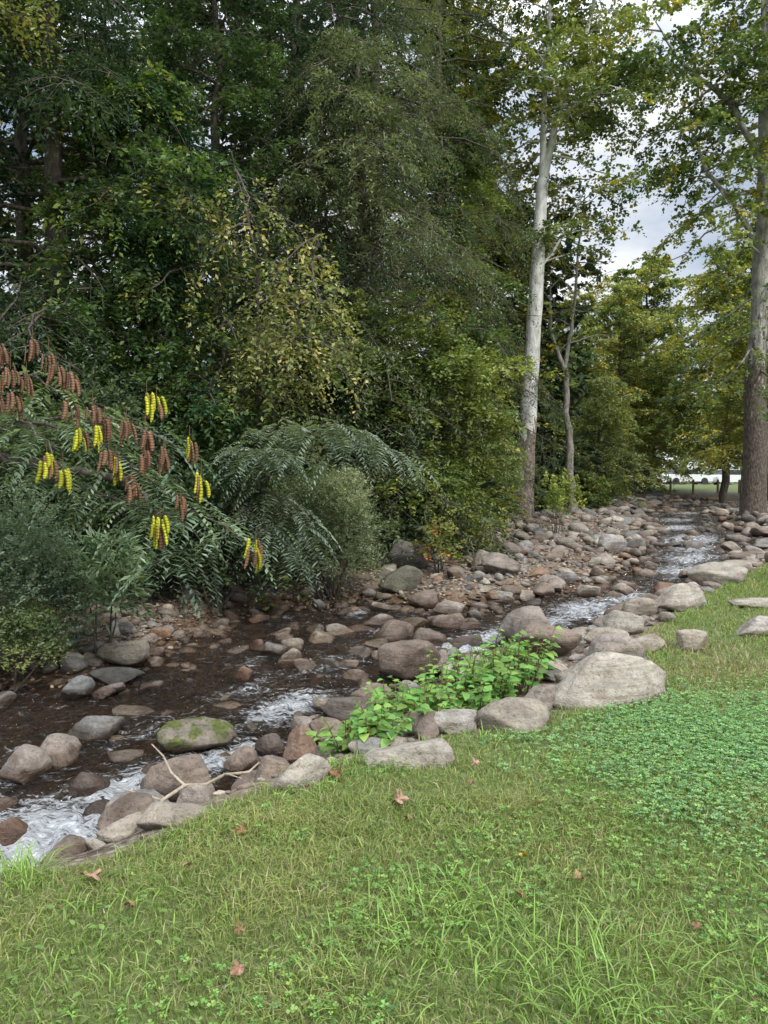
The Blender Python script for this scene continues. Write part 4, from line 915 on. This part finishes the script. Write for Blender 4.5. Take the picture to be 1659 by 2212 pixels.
def lpart(name, chunks, mat, par, smooth=False):
    return add_obj(name, make_mesh(name, chunks, mat, smooth), par)
def car(x, y, rz, paint, tone):
    e = empty("parked_car", (x, y, gz(x, y)), f"{tone} car parked beyond the trees", "car", "cars parked beyond the clearing"); e.rotation_euler = (0, 0, rz)
    lpart("body", prism([(-2.2, .3), (2.2, .3), (2.25, .6), (2.1, .85), (1.1, .98), (-1.9, 1.0), (-2.25, .85)], -.88, .88), paint, e)
    lpart("cabin", prism([(-1.75, 1.003), (1.05, .99), (.4, 1.45), (-1.35, 1.47)], -.76, .76), M_glass, e)
    lpart("roof", prism([(-1.35, 1.473), (.4, 1.453), (.3, 1.5), (-1.25, 1.52)], -.74, .74), paint, e)
    for wx_ in (-1.4, 1.4):
        for wy_ in (-.82, .82):
            a = np.linspace(0, 2 * np.pi, 16, endpoint=False)
            lpart("wheel", prism([(wx_ + .33 * math.cos(t), .33 + .33 * math.sin(t)) for t in a], wy_ - .11, wy_ + .11), M_tyre, e)
car(24.5, 70, .1, M_white, "white"); car(29.3, 71, .05, M_white, "white"); car(34, 71, .12, M_white, "white"); car(27.5, 76, .1, M_red, "red")
def sphere(c, r, n=12):
    th = np.linspace(0, np.pi, n)
    return tube([np.array(c) + UP * (-r * math.cos(t)) for t in th], [max(.002, r * math.sin(t)) for t in th], 14)
def lamp(x, y, h):
    g = gz(x, y); e = empty("garden_lamp", (x, y, g), "black post lamp with white globe near the path", "lamp")
    lpart("post", [tube([P3(0, 0, -.1), P3(0, 0, .3), P3(0, 0, .31), P3(0, 0, h)], [.09, .08, .045, .04], 10)], M_iron, e, True)
    lpart("globe", [sphere((0, 0, h + .2), .22)], M_globe, e, True)
lamp(21.0, 45.0, 1.9); lamp(17.1, 50, 1.6)
fp = [(18.6, 47.5), (20.2, 47.8), (21.9, 48), (23.5, 48.4), (25, 48.8)]
e = empty("rope_fence", (18.6, 47.5, gz(18.6, 47.5)), "low fence of wooden posts joined by rope", "fence")
for (x, y) in fp: part("post", [tube([P3(x, y, gz(x, y) - .1), P3(x, y, gz(x, y) + .9), P3(x, y, gz(x, y) + .93)], [.08, .075, .03], 8)], M_post, e)
for (x0, y0), (x1, y1) in zip(fp[:-1], fp[1:]):
    z0, z1 = gz(x0, y0) + .8, gz(x1, y1) + .8
    part("rope", [tube([P3(x0 + (x1 - x0) * t, y0 + (y1 - y0) * t, z0 + (z1 - z0) * t - .8 * t * (1 - t)) for t in np.linspace(0, 1, 9)], [.025] * 9, 6)], M_rope, e, True)

# ------------------------------------------------------------------ light, sky, camera
w = bpy.data.worlds.new("World"); scene.world = w; w.use_nodes = True; nt = w.node_tree; nt.nodes.clear()
out = nt.nodes.new("ShaderNodeOutputWorld"); sky = nt.nodes.new("ShaderNodeTexSky"); sky.sky_type = 'NISHITA'; sky.sun_disc = False
SE, SR = math.radians(46), math.radians(145)
sky.sun_elevation = SE; sky.sun_rotation = SR
b1 = nt.nodes.new("ShaderNodeBackground"); b1.inputs[1].default_value = .13; nt.links.new(sky.outputs[0], b1.inputs[0])
b2 = nt.nodes.new("ShaderNodeBackground")
tc = nt.nodes.new("ShaderNodeTexCoord"); mp = nt.nodes.new("ShaderNodeMapping"); mp.inputs["Scale"].default_value = (1, 1, 2.2); nt.links.new(tc.outputs["Generated"], mp.inputs[0])
sp_ = nt.nodes.new("ShaderNodeSeparateXYZ"); nt.links.new(tc.outputs["Generated"], sp_.inputs[0])
# overcast luminance: bright overhead cloud, dimmer toward the horizon
mr = nt.nodes.new("ShaderNodeMapRange"); mr.interpolation_type = 'SMOOTHSTEP'
mr.inputs[1].default_value = .4; mr.inputs[2].default_value = .85; mr.inputs[3].default_value = 1.05; mr.inputs[4].default_value = 3.9
nt.links.new(sp_.outputs[2], mr.inputs[0]); nt.links.new(mr.outputs[0], b2.inputs[1])
n1 = noisetex(nt, mp.outputs[0], 2.2, 6, .6); n2 = noisetex(nt, mp.outputs[0], 4.5, 6, .6)
cc = ramp(nt, n2, [(.35, (.58, .67, .8)), (.65, (.98, 1.0, 1.03))]); nt.links.new(cc, b2.inputs[0])
mx = nt.nodes.new("ShaderNodeMixShader"); k = ramp(nt, n1, [(.38, (.45, .45, .45)), (.55, (1, 1, 1))])
nt.links.new(k, mx.inputs[0]); nt.links.new(b1.outputs[0], mx.inputs[1]); nt.links.new(b2.outputs[0], mx.inputs[2]); nt.links.new(mx.outputs[0], out.inputs[0])
sl = bpy.data.lights.new("sun", 'SUN'); sl.energy = 2.8; sl.angle = math.radians(8); sl.color = (1, .95, .87)
so = bpy.data.objects.new("sun", sl); COL.objects.link(so)
dv = Vector((math.sin(SR) * math.cos(SE), math.cos(SR) * math.cos(SE), math.sin(SE))); so.rotation_euler = dv.to_track_quat('Z', 'Y').to_euler()
cd = bpy.data.cameras.new("camera"); cd.sensor_fit = 'VERTICAL'; cd.sensor_height = 36; cd.lens = 25.71; cd.clip_end = 2500; cd.clip_start = .05
co = bpy.data.objects.new("camera", cd); COL.objects.link(co); co.location = (0, 0, 1.6); co.rotation_euler = (math.radians(90 - 2.4), 0, 0)
scene.camera = co
scene.view_settings.view_transform = 'Standard'; scene.view_settings.look = 'None'; scene.view_settings.exposure = 0
